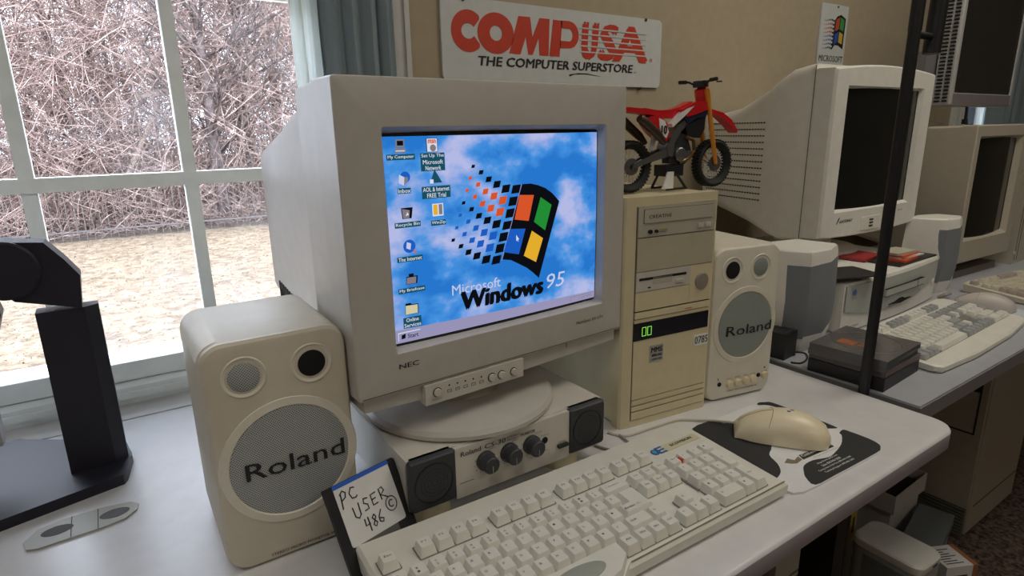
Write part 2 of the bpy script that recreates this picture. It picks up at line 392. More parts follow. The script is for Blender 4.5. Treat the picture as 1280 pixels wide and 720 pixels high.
V, Fc = [], []
for i in range(34000):
    y = 14.9 + 11.0 * g.random() ** 1.3; x = y * 0.09 + g.uniform(-0.36, 0.38) * y
    P = [Vector((x, y, GZ + (0 if g.random() < 0.25 else 7.6 * g.random() ** 1.25)))]; dd = Vector((g.uniform(-1, 1), g.uniform(-0.5, 0.5), g.uniform(-0.3, 1.3))).normalized(); L = g.uniform(0.6, 2.2); r = g.uniform(0.005, 0.014)
    for k in range(4):
        dd = (dd + Vector((g.uniform(-1, 1), g.uniform(-.5, .5), g.uniform(-.8, .5))) * 0.33).normalized(); P.append(P[-1] + dd * L / 4)
    stem(V, Fc, P, [r, r * .9, r * .8, r * .6, r * .3], 3)
o = mesh_obj('bramble_thicket', V, Fc, BRUSH); tag(o, 'tangled leafless brambles and saplings behind the picket fence', 'bushes', kind='stuff')
for nm, lab, a, b, r in (('fallen_log', 'pale fallen log lying across the thicket at mid height', (0.9, 15.4, 1.22), (2.0, 15.5, 1.48), 0.075), ('leaning_log', 'pale dead log leaning diagonally in the thicket', (0.35, 15.3, -0.6), (1.25, 15.4, 1.1), 0.055)):
    V, Fc = [], []; a, b = Vector(a), Vector(b); stem(V, Fc, [a, a.lerp(b, .3) + Vector((0, 0, .03)), a.lerp(b, .7), b], [r, r, r * .85, r * .7], 8)
    tag(mesh_obj(nm, V, Fc, PALEB), lab, 'log')
FENM = mat('weathered_pale_pickets', (0.122, 0.104, 0.097), 0.8)
fn = thing('picket_fence', 'thin pale metal picket fence along the far edge of the lawn', 'fence', (1.5, 14.3, GZ))
pk = MB().cyl((0, 0, 0), (0, 0, 1.28), 0.007, 5).build('picket', FENM, fn, (-7.5, 0, 0))
for i in range(1, 116): part('picket', pk, fn, (-7.5 + i * 0.13, 0, 0))
for z in (0.16, 1.2): MB().box((-7.6, -0.012, z), (7.6, 0.012, z + 0.03)).build('rail', FENM, fn)

# ================================================================ DESKS
d1 = thing('desk', 'long white laminate desk carrying the lit monitor and ivory keyboard', 'desk', (0, 0.296, FZ))
H = -FZ
top = [(x, y) for x, y in rr(-1.15, 0.972, 0.0, 0.748, 0.035, 8)]
m = MB().loft([[(x, y, H - 0.031) for x, y in rr(-1.147, 0.969, 0.003, 0.745, 0.033, 8)], [(x, y, H - 0.027) for x, y in top], [(x, y, H - 0.004) for x, y in top]], 1, cap1=False)
m.loft([[(x, y, H - 0.004) for x, y in top], [(x, y, H - 0.0012) for x, y in rr(-1.1488, 0.9708, 0.0012, 0.7468, 0.034, 8)], [(x, y, H) for x, y in rr(-1.146, 0.968, 0.004, 0.744, 0.032, 8)]], 0, cap0=False)
m.build('desk_top', [DESK, DESKE], d1, smooth=0.9)
for x in (-1.05, 0.825):
    MB().box((x, 0.08, 0.0), (x + 0.03, 0.13, H - 0.031), 0.004).build('leg', BLACK, d1)
    MB().box((x, 0.62, 0.0), (x + 0.03, 0.67, H - 0.031), 0.004).build('leg', BLACK, d1)
    MB().box((x, 0.13, H - 0.09), (x + 0.03, 0.62, H - 0.05), 0.003).build('side_rail', BLACK, d1)
d2 = thing('desk', 'grey laminate desk at the right under the two dark monitors', 'desk', (0.991, 0.355, FZ))
m = MB().box((0, 0, H - 0.028), (1.9, 0.69, H - 0.003), 0.004, m=1)
m.box((0.002, 0.002, H - 0.004), (1.898, 0.688, H), 0.0015, m=0)
m.build('desk_top', [DESK2, DESK2E], d2)
MB().box((0.01, 0.03, H - 0.045), (1.89, 0.05, H - 0.028), 0.003).build('front_rail', DESK2E, d2)
for x in (0.03, 1.84):
    for y in ((0.03, 0.63) if x > 1 else (0.63,)): MB().box((x, y, 0), (x + 0.035, y + 0.035, H - 0.065 if y < 0.1 else H - 0.028), 0.003).build('leg', BLACK, d2)

# cable grommet set in the desk
gr = thing('cable_grommet', 'oval grey cable grommet with two finger holes in the desk top', 'grommet', (-0.078, 0.765, 0.0), 0.0)
GRM = mat('grommet_grey', (0.40, 0.40, 0.36), 0.5)
out_ = [(-0.054, -0.004), (-0.050, -0.020), (-0.04, -0.0245), (0.02, -0.021), (0.040, -0.017), (0.052, -0.004), (0.054, 0.008), (0.046, 0.017), (0.02, 0.0225), (-0.02, 0.0225), (-0.042, 0.016)]
MB().prism(out_, 0.0002, 0.0022, 'z', bev=0.0008, seg=1).build('grommet_plate', GRM, gr, smooth=0.4)
for cx, s in ((-0.026, 1), (0.028, 1)):
    pts = [(cx + 0.017 * math.cos(t) * (1.0), 0.001 + 0.0095 * math.sin(t)) for t in [2 * PI * i / 20 for i in range(20)]]
    pts = [(x + (0.004 if x < cx else 0), y) for x, y in pts]
    MB().prism(pts, 0.0021, 0.0025, 'z').build('finger_hole', mat('shadowed_hole', (0.10, 0.10, 0.095), 0.8), gr)
sm = MB()
for x in (-0.0115, 0.0135): MB().box((x, -0.022, 0.0022), (x + 0.0007, 0.0225, 0.00245)).build('cover_seam', HOLE, gr)

# ================================================================ NEC MONITOR (local metres, root scaled)
KM = 0.936
mon = thing('crt_monitor', 'large grey tube monitor with a lit blue desktop picture', 'monitor', (0.1944 * KM, 0.5939 * KM, CAMZ * (1 - KM)), 0.0462)
mon.scale = (KM,) * 3
ox0, ox1, oz0, oz1 = 0.0, 0.407, 0.137, 0.4785
def R4(x0, x1, z0, z1, r, y, n=4): return [(p[0], y, p[1]) for p in rr(x0, x1, z0, z1, r, n)]
b = MB()
b.loft([R4(ox0 + .004, ox1 - .004, oz0 + .004, oz1 - .004, .003, 0.0565), R4(ox0 + .0005, ox1 - .0005, oz0 + .0005, oz1 - .0005, .004, 0.0565), R4(ox0, ox1, oz0, oz1, .004, 0.056), R4(ox0, ox1, oz0, oz1, .004, 0.003), R4(ox0 + .001, ox1 - .001, oz0 + .001, oz1 - .001, .004, 0.0008), R4(ox0 + .004, ox1 - .004, oz0 + .004, oz1 - .004, .004, 0.0),
        R4(.0475, .3695, .1835, .4295, .003, 0.0), R4(.0485, .3685, .1845, .4285, .003, 0.001), R4(.0535, .3665, .1875, .4225, .004, 0.0165)], cap0=False, cap1=False)
b.build('bezel', GREY, mon, smooth=0.35)
b = MB()
b.loft([R4(.0035, .4035, .1400, .4750, .004, .0563), R4(.0035, .4035, .1400, .4745, .004, .058), R4(.001, .406, .1385, .4765, .004, .0585), R4(.003, .404, .139, .4730, .004, .1180), R4(.006, .401, .141, .4690, .004, .1200), R4(.006, .401, .141, .4690, .004, .1225), R4(.013, .394, .148, .4580, .010, .145), R4(.024, .383, .160, .430, .015, .28), R4(.035, .372, .172, .405, .02, .42), R4(.075, .332, .21, .36, .02, .428)], cap0=True)
b.build('rear_housing', GREY, mon, smooth=0.35)
sl = MB()
for i in range(14):
    y = 0.20 + i * 0.0135; t = (y - .145) / (.42 - .145); x = .013 + .022 * t
    sl.box((x - .0008, y, 0.160 + .018 * t), (x + 0.004, y + 0.005, 0.190 + .012 * t))
sl.build('vent_slots', HOLE, mon)
b = MB()                                                        # lower lip under the bezel seam
b.prism([(0.0075, .1365), (.08, .1365), (.08, .1375), (.2235, .1375), (.2235, .1365), (.400, .1365), (.400, .121), (.22, .1155), (.1, .117), (.0075, .1215)], .006, .10, bev=.0012, seg=1)
b.build('lower_lip', GREY, mon)
b = MB().box((.0790, -.003, .1125), (.2230, .02, .1372), .0015); b.build('control_panel', GREY2, mon)
ctl = mon
for x, z, r in ((.0946, .1262, .0050), (.1728, .1240, .0050), (.1877, .1236, .0050), (.2068, .1230, .0046)):
    MB().lathe([(r, 0), (r, -.0022), (r - .0008, -.003)], (x, -.003, z), 'y', 20).build('button', GREY2, mon)
rg_ = MB()
for x, z, r in ((.0946, .1262, .0060), (.1728, .1240, .0060), (.1877, .1236, .0060), (.2068, .1230, .0056)):
    rg_.lathe([(r, 0), (r, -.0004)], (x, -.003, z), 'y', 20)
for i, x in enumerate((.1112, .1225, .1338, .1454, .1573)):
    rg_.lathe([(.0011, 0), (.0011, -.0004)], (x, -.003, .1306 - i * .0004), 'y', 8)
rg_.build('indicator_marks', HOLE, mon)
ic = MB()
for i, x in enumerate((.1112, .1225, .1338, .1454, .1573)):
    z = .1235 - i * .0003; ic.box((x - .003, -.0034, z - .0018), (x + .003, -.003, z - .0014)); ic.box((x - .003, -.0034, z + .0014), (x + .003, -.003, z + .0018)); ic.box((x - .003, -.0034, z - .0018), (x - .0026, -.003, z + .0018)); ic.box((x + .0026, -.0034, z - .0018), (x + .003, -.003, z + .0018))
ic.text('RESET', .088, .101, .1168, .1183, -.0034); 
MB().text('POWER', .202, .212, .1150, .1164, -.0034).build('panel_print', mat('grey_print', (0.16, 0.15, 0.14), 0.6), mon)
ic.build('panel_print', mat('grey_print', (0.16, 0.15, 0.14), 0.6), mon)
b = MB().box((.3, -.0008, .1335), (.3006, 0, .1395)); b.box((.004, -.0006, .1402), (.403, 0.0, .1408)); b.build('seam_line', mat('seam_shadow', (0.10, 0.09, 0.08), 0.8), mon)
b = MB().text('NEC', .0496, .0747, .1655, .1715, bold=.02); b.build('maker_lettering', INK, mon)
b = MB().text('MultiSync XV 17+', .318, .3690, .1605, .1665, shear=.2); b.build('model_lettering', INK, mon)
cx, cy = 0.178, 0.077; zb = (0.0868 - CAMZ * (1 - KM)) / KM
MB().lathe([(.124, zb), (.131, zb + .002), (.131, zb + .007), (.127, zb + .0125), (.118, zb + .0145), (.09, zb + .0175), (.055, zb + .0200), (.045, .122), (.040, .142)], (cx, cy + .010, 0), 'z', 64).build('swivel_base', GREY, mon)

# screen picture : slightly bulged tube
def bulge(x, z): return 0.0148 - 0.0035 * (1 - ((x - .21) / .16) ** 2) - 0.0015 * (1 - ((z - .305) / .12) ** 2)
MB().box((.046, 0.0167, .180), (.374, .05, .428)).build('tube_surround', BLACKG, mon)
def grid(x0, x1, z0, z1, off, nx=24, nz=16):
    m = MB(); G = [[m.bm.verts.new((x0 + (x1 - x0) * i / nx, bulge(x0 + (x1 - x0) * i / nx, z0 + (z1 - z0) * j / nz) - off, z0 + (z1 - z0) * j / nz)) for i in range(nx + 1)] for j in range(nz + 1)]
    for a, b_ in zip(G, G[1:]):
        for i in range(nx): m.bm.faces.new((a[i], a[i + 1], b_[i + 1], b_[i]))
    return m
grid(.0505, .3680, .185, .4245, -0.0004).build('tube_glass', GLASSD, mon, smooth=2)
SKY = bpy.data.materials.new('lit_cloud_wallpaper'); SKY.use_nodes = True; nt = SKY.node_tree; nt.nodes.clear()
tc = nt.nodes.new('ShaderNodeTexCoord'); mp = nt.nodes.new('ShaderNodeMapping'); mp.inputs['Scale'].default_value = (9, 1, 13); mp.inputs['Location'].default_value = (0.55, 0, 0.3)
n1 = nt.nodes.new('ShaderNodeTexNoise'); n1.inputs['Scale'].default_value = 1.25; n1.inputs['Detail'].default_value = 9; n1.inputs['Roughness'].default_value = 0.52
rp = nt.nodes.new('ShaderNodeValToRGB'); e = rp.color_ramp.elements
e[0].position = 0.42; e[0].color = (*s2l(38, 118, 205), 1); e[1].position = 0.62; e[1].color = (*s2l(178, 185, 228), 1)
k = rp.color_ramp.elements.new(0.50); k.color = (*s2l(70, 145, 222), 1)
em = nt.nodes.new('ShaderNodeEmission'); em.inputs['Strength'].default_value = 1.0; ot = nt.nodes.new('ShaderNodeOutputMaterial')
nt.links.new(tc.outputs['Object'], mp.inputs['Vector']); nt.links.new(mp.outputs[0], n1.inputs['Vector']); nt.links.new(n1.outputs['Fac'], rp.inputs['Fac'])
nt.links.new(rp.outputs[0], em.inputs['Color']); nt.links.new(em.outputs[0], ot.inputs['Surface'])
scr = grid(.0545, .3655, .1905, .4195, 0.0).build('screen_picture', SKY, mon, smooth=2)
E_ = lambda n, *c: emit('lit_' + n, s2l(*c))
CW, CB, CT, CR, CG, CBL, CY, CGR, CTB, COR, CWH2 = (E_('white', 215, 218, 232), E_('near_black', 12, 14, 20), E_('teal_label', 24, 78, 96), E_('orange_red', 214, 84, 42), E_('green', 34, 140, 52), E_('blue', 28, 92, 190), E_('yellow', 226, 172, 44), E_('grey', 128, 122, 128), E_('taskbar_grey', 150, 146, 182), E_('pale_yellow', 205, 198, 160), E_('lavender', 196, 200, 226))
SM = [CW, CB, CT, CR, CG, CBL, CY, CGR, CTB, COR, CWH2]
def deco(layer):
    m = MB(); off = 0.0004 + layer * 0.0003
    def P(pts, k): m.poly([(x, bulge(x, z) - off, z) for x, z in pts], k)
    def B(x0, x1, z0, z1, k): P([(x0, z0), (x1, z0), (x1, z1), (x0, z1)], k)
    def T(s, x0, x1, z0, z1, k, **kw): m.text(s, x0, x1, z0, z1, 0, k, warp=lambda p: (p[0], bulge(p[0], p[2]) - off, p[2]), **kw)
    return m, P, B, T
# taskbar
m, P, B, T = deco(0)
N = 14
for i in range(N):
    a, b_ = .0545 + .311 * i / N, .0545 + .311 * (i + 1) / N
    fz = lambda x: .2065 - .006 * (x - .0545) / .311
    P([(a, .1905), (b_, .1905), (b_, fz(b_)), (a, fz(a))], 8)
m.build('taskbar', SM, scr)
m, P, B, T = deco(.5)
B(.0575, .0850, .1930, .2030, 0); m.build('start_button_edge', SM, scr)
m, P, B, T = deco(1)
B(.0582, .0855, .1925, .2020, 8)
m.build('start_button', SM, scr)
m, P, B, T = deco(.5)
B(.318, .362, .1925, .1990, 7); m.build('clock_panel_edge', SM, scr)
m, P, B, T = deco(1)
B(.3188, .3625, .1920, .1984, 8)
m.build('clock_panel', SM, scr)
m, P, B, T = deco(2)
P([(.0610, .1950), (.0660, .1955), (.0665, .2010), (.0615, .2000)], 1); T('Start', .0690, .0825, .1950, .2000, 1, bold=.02); T('1:20 PM', .334, .3585, .1935, .1970, 7)
m.build('taskbar_lettering', SM, scr)
def icon(cx, cz, kind, label, lz, w, h, lines=None):
    m, P, B, T = deco(1)
    lx0, lx1 = cx - w / 2, cx + w / 2
    B(lx0, lx1, lz - h / 2, lz + h / 2, 2)
    C = lambda x, z, r, k, n=14: P([(x + r * math.cos(2 * PI * i / n), z + r * math.sin(2 * PI * i / n)) for i in range(n)], k)
    s = .0062
    if kind == 'pc': B(cx - .005, cx + .005, cz - .001, cz + .007, 7); B(cx - .0065, cx + .006, cz - .007, cz - .002, 7)
    if kind == 'msn': B(cx - s * 1.1, cx + s * 1.1, cz - .0075, cz + .0075, 1); 
    if kind == 'inbox': C(cx + .002, cz + .001, .006, 5)
    if kind == 'tri': P([(cx - .007, cz - .007), (cx + .008, cz - .007), (cx - .001, cz + .008)], 2)
    if kind == 'bin': P([(cx - .006, cz - .007), (cx + .005, cz - .007), (cx + .007, cz + .005), (cx - .007, cz + .005)], 1)
    if kind == 'zip': B(cx - .007, cx + .007, cz - .007, cz + .007, 0)
    if kind == 'net': C(cx, cz, .0075, 5)
    if kind == 'case': P([(cx - .007, cz - .006), (cx + .007, cz - .006), (cx + .008, cz + .003), (cx - .006, cz + .003)], 1); B(cx - .003, cx + .003, cz + .003, cz + .006, 1)
    if kind == 'folder': P([(cx - .0085, cz - .0065), (cx + .0082, cz - .0065), (cx + .0082, cz + .005), (cx, cz + .005), (cx - .001, cz + .007), (cx - .0075, cz + .007)], 1)
    o = m.build('desktop_icon', SM, scr)
    m, P, B, T = deco(2)
    C = lambda x, z, r, k, n=12: P([(x + r * math.cos(2 * PI * i / n), z + r * math.sin(2 * PI * i / n)) for i in range(n)], k)
    if kind == 'pc': B(cx - .0036, cx + .0036, cz + .0005, cz + .0055, 1); B(cx - .0055, cx + .005, cz - .0055, cz - .0045, 0)
    if kind == 'msn': B(cx - s, cx + s, cz - .007, cz + .007, 0); T('msn', cx - .005, cx + .005, cz + .002, cz + .006, 3, bold=.04); C(cx + .001, cz - .003, .0038, 7)
    if kind == 'inbox': P([(cx - .006, cz - .005), (cx + .0, cz - .008), (cx + .001, cz + .001), (cx - .005, cz + .004)], 10); P([(cx, cz - .008), (cx + .005, cz - .003), (cx + .005, cz + .001), (cx + .001, cz + .001)], 7)
    if kind == 'tri': B(cx - .0075, cx - .003, cz - .0075, cz - .003, 0)
    if kind == 'bin': P([(cx - .0052, cz - .0064), (cx + .002, cz - .0064), (cx + .003, cz + .002), (cx - .006, cz + .004)], 7); P([(cx - .002, cz - .004), (cx + .002, cz - .003), (cx, cz)], 0)
    if kind == 'zip': B(cx - .0058, cx - .0005, cz - .0055, cz + .006, 6); B(cx + .001, cx + .0055, cz - .0055, cz + .006, 7)
    if kind == 'net': P([(cx - .004, cz - .002), (cx + .001, cz - .004), (cx + .002, cz + .003), (cx - .003, cz + .005)], 10); P([(cx + .004, cz - .005), (cx + .0065, cz - .009), (cx + .0078, cz - .008), (cx + .0052, cz - .004)], 3)
    if kind == 'case': P([(cx - .0065, cz - .0055), (cx + .0052, cz - .0055), (cx + .006, cz + .002), (cx - .0055, cz + .002)], 7)
    if kind == 'folder': P([(cx - .008, cz - .006), (cx + .0070, cz - .006), (cx + .0072, cz + .004), (cx - .0075, cz + .0045)], 9)
    L = label.split('\n'); n = len(L); hh = h / n
    for i, s_ in enumerate(L):
        ww = w * 0.92 * len(s_) / max(len(q) for q in L); zc = lz + h / 2 - hh * (i + .5)
        T(s_, cx - ww / 2, cx + ww / 2, zc - hh * .36, zc + hh * .36, 0, bold=.01)
    m.build('icon_print', SM, scr)
icon(.0742, .4095, 'pc', 'My Computer', .3980, .0330, .0060); icon(.1120, .4095, 'msn', 'Set Up The\nMicrosoft\nNetwork', .3915, .0300, .0195)
icon(.0755, .3758, 'inbox', 'Inbox', .3623, .0155, .0060); icon(.1143, .3755, 'tri', 'AOL & Internet\nFREE Trial', .3583, .0360, .0135)
icon(.0771, .3390, 'bin', 'Recycle Bin', .3253, .0310, .0060); icon(.1150, .3385, 'zip', 'WinZip', .3239, .0190, .0060)
icon(.0773, .3012, 'net', 'The Internet', .2871, .0310, .0060); icon(.0774, .2640, 'case', 'My Briefcase', .2511, .0330, .0060)
icon(.0759, .2292, 'folder', 'Online\nServices', .2133, .0225, .0125)
# waving window emblem
m, P, B, T = deco(1)
def mid(a, b_, t): return (a[0] + (b_[0] - a[0]) * t, a[1] + (b_[1] - a[1]) * t)
topc = [(.2345, .3593), (.2480, .3592), (.2601, .3564), (.2720, .3520), (.2840, .3445), (.2957, .3334)]
botc = [(.2020, .2690), (.2150, .2665), (.2272, .2600), (.2400, .2530), (.2505, .2450), (.2605, .2361)]
for i in range(5): P([botc[i], botc[i + 1], topc[i + 1], topc[i]], 1)
def blk(x, z, w, h, k): P([(x - w * .62, z - h * .5), (x + w * .38, z - h * .45), (x + w * .62, z + h * .5), (x - w * .38, z + h * .45)], k)
tr_ = [(.164, .3842), (.1746, .3769), (.1849, .3682), (.1966, .3616), (.2096, .3555), (.2250, .3540)]
md_ = [(.149, .3434), (.1595, .3351), (.1694, .3264), (.1812, .3199), (.1944, .3140), (.2100, .3109)]
bt_ = [(.133, .3016), (.1431, .2932), (.1531, .2848), (.1648, .2787), (.178, .2725), (.193, .2699)]
sz = [.0045, .0060, .0078, .0098, .0115, .0125]
for R_ in (tr_, md_, bt_):
    for (x, z), q in zip(R_, sz): blk(x, z, q, q * .85, 1)
for (a, c) in ((tr_[5], md_[5]), (md_[5], bt_[5])):
    for t in (.335, .665): q = mid(a, c, t); blk(q[0], q[1], .0125, .0112, 1)
for R_, k in (([(.1593, .371), (.1698, .363), (.1798, .3542), (.1917, .348), (.2045, .3419)], 3), ([(.1545, .3574), (.1648, .3492), (.175, .3402), (.1866, .3339), (.2001, .3282)], 3),
              ([(.1438, .3296), (.1544, .3211), (.1646, .3124), (.1761, .3058), (.1889, .3004)], 5), ([(.1385, .3156), (.1486, .3069), (.1587, .2985), (.1704, .2928), (.1837, .2863)], 5)):
    for (x, z), q in zip(R_, sz): blk(x, z, q * .95, q * .85, k)
m.build('window_emblem', SM, scr)
m, P, B, T = deco(2)
P([(.2300, .3465), (.2528, .3447), (.2438, .3129), (.2215, .3169)], 3); P([(.2638, .3412), (.2821, .3299), (.2709, .2979), (.2524, .3109)], 4)
P([(.2143, .3059), (.2386, .3037), (.2275, .2722), (.2041, .2781)], 5); P([(.2488, .2999), (.2672, .2881), (.2554, .2583), (.2354, .2693)], 6)
for z0, z1, x0, x1 in ((.2680, .3590, .2005, .2330),):
    P([(x0, z0), (x0 + .0008, z0), (x1 + .0008, z1), (x1, z1)], 8)
m.build('emblem_panes', SM, scr)
m, P, B, T = deco(3)
P([(.2235, .2975), (.2235, .2895), (.2252, .2908), (.2262, .2886), (.2270, .2890), (.2261, .2912), (.2280, .2914)], 0)
m.build('cursor', SM, scr)
m, P, B, T = deco(3)
T('Microsoft', .1284, .1984, .2355, .2478, 10, bold=.005); m.build('wallpaper_lettering', SM, scr)
m, P, B, T = deco(3)
T('Windows', .1395, .2680, .2150, .2370, 1, bold=.075, shear=.05); m.build('wallpaper_lettering', SM, scr)
m, P, B, T = deco(3)
T('95', .2735, .3060, .2190, .2390, 10, shear=.15)
m.build('wallpaper_lettering', SM, scr)

# ================================================================ CS-30 amplifier / desktop speaker
cs = thing('speaker_amplifier', 'flat desktop stereo amplifier unit supporting the lit monitor', 'speaker', (0.2194, 0.5306, 0.0), -0.005)
w, d, z0, z1 = .2735, .20, .0200, .0861
MB().box((0, .006, z0), (w, d, z1), .003).build('case', CSG, cs)
MB().box((.0555, 0, z0 + .003), (.2165, .0075, z1 - .001), .0015).build('front_panel', CSG, cs)
for a, b_ in ((.0, .0562), (.2160, .2745)):
    q = MB(); q.loft([R4(a, b_, .0250, z1, .004, .010), R4(a, b_, .0250, z1, .004, .001), R4(a + .002, b_ - .002, .027, z1 - .002, .004, -.002)])
    gp = q.build('speaker_pod', DARK, cs, smooth=0.8)
    g2 = MB(); cx = (a + b_) / 2
    g2.lathe([(.0235, -.0020), (.0235, -.0028), (.0220, -.0028), (.0220, -.0020)], (cx, 0, .0555), 'y', 36, cap=False)
    for rr_ in (.004, .008, .012, .016):
        n_ = int(rr_ * 2 * PI / .0032)
        for i in range(n_): g2.box((cx + rr_ * math.cos(2 * PI * i / n_) - .0006, -.0024, .0555 + rr_ * math.sin(2 * PI * i / n_) - .0006), (cx + rr_ * math.cos(2 * PI * i / n_) + .0006, -.002, .0555 + rr_ * math.sin(2 * PI * i / n_) + .0006))
    g2.build('pod_grille', BLACK, gp)
for x, z in ((.0937, .0596), (.1257, .0594), (.1579, .0590)):
    kb_ = MB().lathe([(.0118, 0), (.0118, -.004), (.0105, -.005), (.0100, -.0155), (.0088, -.017)], (x, 0, z), 'y', 28).build('knob', DARK, cs)
    MB().box((x - .0004, -.0176, z - .009), (x + .0004, -.0170, z)).build('pointer', mat('grey_pointer', (0.3, 0.3, 0.3), 0.5), kb_, (0, 0, 0))
MB().lathe([(.0044, .001), (.0044, -.0006)], (.1785, 0, .0574), 'y', 16).build('headphone_jack', HOLE, cs)
MB().box((.1975, -.005, .0415), (.2125, 0, .0452), .001).build('power_switch', BLACK, cs)
q = MB().text('Roland', .0623, .0885, .0738, .0795, bold=.015); q.text('CS-30', .0934, .1218, .0736, .0795, bold=.02, shear=.1)
q.text('STEREO', .124, .142, .0770, .0792); q.text('MICRO', .124, .139, .0736, .0758); q.text('MONITOR', .1430, .1640, .0736, .0775, bold=.02)
q.text('LINE 1', .099, .107, .0712, .0726); q.text('LINE 2', .131, .139, .0712, .0726); q.text('VOLUME', .1640, .1740, .0706, .0720); q.text('PHONES', .1725, .1850, .0640, .0652); q.text('POWER', .1990, .2110, .0468, .0480)
for x in (.0937, .1257, .1579):
    for i in range(11):
        t = -PI / 2 + (i - 5) * .5; q.box((x + .0142 * math.sin(t + PI / 2 + PI) * -1 - .0002, -.0004, .0594 - .0142 * math.cos((i - 5) * .45) * (1 if 1 else 0) - .0007), (x + .0142 * math.sin(t + PI / 2 + PI) * -1 + .0002, 0, .0594 - .0142 * math.cos((i - 5) * .45) + .0007)) if abs(i - 5) < 5 else None
q.box((.060, -.0003, .0408), (.078, 0, .0411)); q.box((.104, -.0003, .0408), (.112, 0, .0411)); q.box((.137, -.0003, .0408), (.1435, 0, .0411)); q.box((.17, -.0003, .0432), (.184, 0, .0434))
q.build('panel_lettering', INK, cs)
for x in (.012, .2): 
    for y in (.016, .15): MB().lathe([(.020, .0), (.024, .0), (.024, .0200), (.020, .0205)], (x + .024, y + .014, 0), 'z', 24).build('foot', BEIGE, cs)

# ================================================================ ROLAND SPEAKERS
def roland(name, label, loc, rz, w, h, d, grille, mirror):
    t = thing(name, label, 'speaker', loc, rz); R_ = .021
    def loop(i, y, r): return [(p[0], y, p[1]) for p in rr(i, w - i, i, h - i, r, 8)]
    m = MB(); m.loft([loop(.004, d, R_), loop(.0, d - .006, R_), loop(0, .012, R_), loop(.0008, .010, R_), loop(.0012, .005, R_), loop(.0035, .001, R_ - .002), loop(.006, 0, R_ - .004)])
    m.build('cabinet', [grille[3]], t, smooth=0.4)
    tw, ho = (.037, .0998) if not mirror else (w - .042, .0357)
    zt = h - .0355
    for x, nm in ((tw, 'tweeter'), (ho, 'bass_port')):
        s_ = MB().lathe([(.0205, .0), (.0195, -.0012), (.0155, .0006), (.0145, .003)], (x, 0, zt), 'y', 36, cap=False)
        rg2 = s_.build(nm + '_ring', SPKL_, t)
        rr_ = .0130 if nm == 'tweeter' else .0125
        if nm == 'tweeter': MB().lathe([(rr_ + .0015, -.0004), (rr_, -.0012), (.004, -.0016)], (x, 0, zt), 'y', 28).build('tweeter_mesh', grille[0], rg2)
        else: MB().lathe([(rr_ + .001, -.0008), (rr_, -.0012), (.001, -.0012)], (x, 0, zt), 'y', 28).build('port_hole', HOLE, rg2)
    gx, gz, gr_ = w / 2 + .002, grille[1], grille[2]
    MB().lathe([(gr_ + .0095, .001), (gr_ + .0085, -.0012), (gr_ + .001, -.002), (gr_ - .0005, -.0005)], (gx, 0, gz), 'y', 64, cap=False).build('grille_ring', SPKL_, t)
    gm = MB().lathe([(gr_, -.0005), (gr_ - .001, -.0013), (gr_ * .5, -.0030), (.001, -.0034)], (gx, 0, gz), 'y', 64).build('woofer_grille', grille[0], t)
    return t, gx, gz, gr_, gm
# perforated metal: dotted procedural weave
PERF = bpy.data.materials.new('perforated_grey_metal'); PERF.use_nodes = True; nt = PERF.node_tree; b = nt.nodes['Principled BSDF']
tc = nt.nodes.new('ShaderNodeTexCoord'); vo = nt.nodes.new('ShaderNodeMapping'); vo.inputs['Scale'].default_value = (520, 0, 520); vo.inputs['Rotation'].default_value = (0, PI / 4, 0)
sp = nt.nodes.new('ShaderNodeSeparateXYZ'); nt.links.new(tc.outputs['Object'], vo.inputs['Vector']); nt.links.new(vo.outputs[0], sp.inputs[0])
def mth(op, a, bb=None):
    n_ = nt.nodes.new('ShaderNodeMath'); n_.operation = op
    for i, v in enumerate((a, bb)):
        if v is None: continue
        if isinstance(v, (int, float)): n_.inputs[i].default_value = v
        else: nt.links.new(v, n_.inputs[i])
    return n_.outputs[0]
fx = mth('SUBTRACT', mth('FRACT', sp.outputs['X']), .5); fz = mth('SUBTRACT', mth('FRACT', sp.outputs['Z']), .5)
dd_ = mth('SQRT', mth('ADD', mth('MULTIPLY', fx, fx), mth('MULTIPLY', fz, fz)))
st = mth('LESS_THAN', dd_, .30); mx = nt.nodes.new('ShaderNodeMix'); mx.data_type = 'RGBA'
nt.links.new(st, mx.inputs['Factor']); mx.inputs['A'].default_value = (.42, .44, .43, 1); mx.inputs['B'].default_value = (.05, .05, .05, 1); nt.links.new(mx.outputs['Result'], b.inputs['Base Color']); b.inputs['Roughness'].default_value = .5
SL, gx, gz, gr_, gm = roland('bookshelf_speaker', 'cream bookshelf speaker with large round grey grille left of the lit monitor', (.0439, .5755, 0), -.004, .1370, .2400, .15, (PERF, .1080, .0580, SPKC), False)
dome = lambda cx_, cz_, R: (lambda p: (p[0], -.0046 + .0022 * min(1, math.hypot(p[0] - cx_, p[2] - cz_) / R), p[2]))
MB().text('Roland', .0265, .1235, .0985, .1165, 0, bold=.012, warp=dome(gx, gz, gr_)).build('logo_lettering', INK, SL)
q = MB().text('STEREO MICRO MONITOR MA-12C', .0400, .1180, .0075, .0103, -.0008, bold=.01); q.build('model_lettering', INK, SL)
SR, gx, gz, gr_, gm = roland('bookshelf_speaker', 'cream bookshelf speaker with front knobs beside the beige computer tower', (.7335, .5557, 0), -.1914, .1330, .2490, .15, (GRILLE2, .1225, .0535, SPKL_), True)
MB().text('Roland', .0300, .1215, .1085, .1245, 0, bold=.012, warp=dome(gx, gz, gr_)).build('logo_lettering', INK, SR)
for x, z in ((.0450, .0266), (.0617, .0266), (.0785, .0270), (.0930, .0275), (.1170, .0300)):
    MB().lathe([(.0062, 0), (.0062, -.005), (.0052, -.0062)], (x, 0, z), 'y', 18).build('knob', BEIGE, SR)
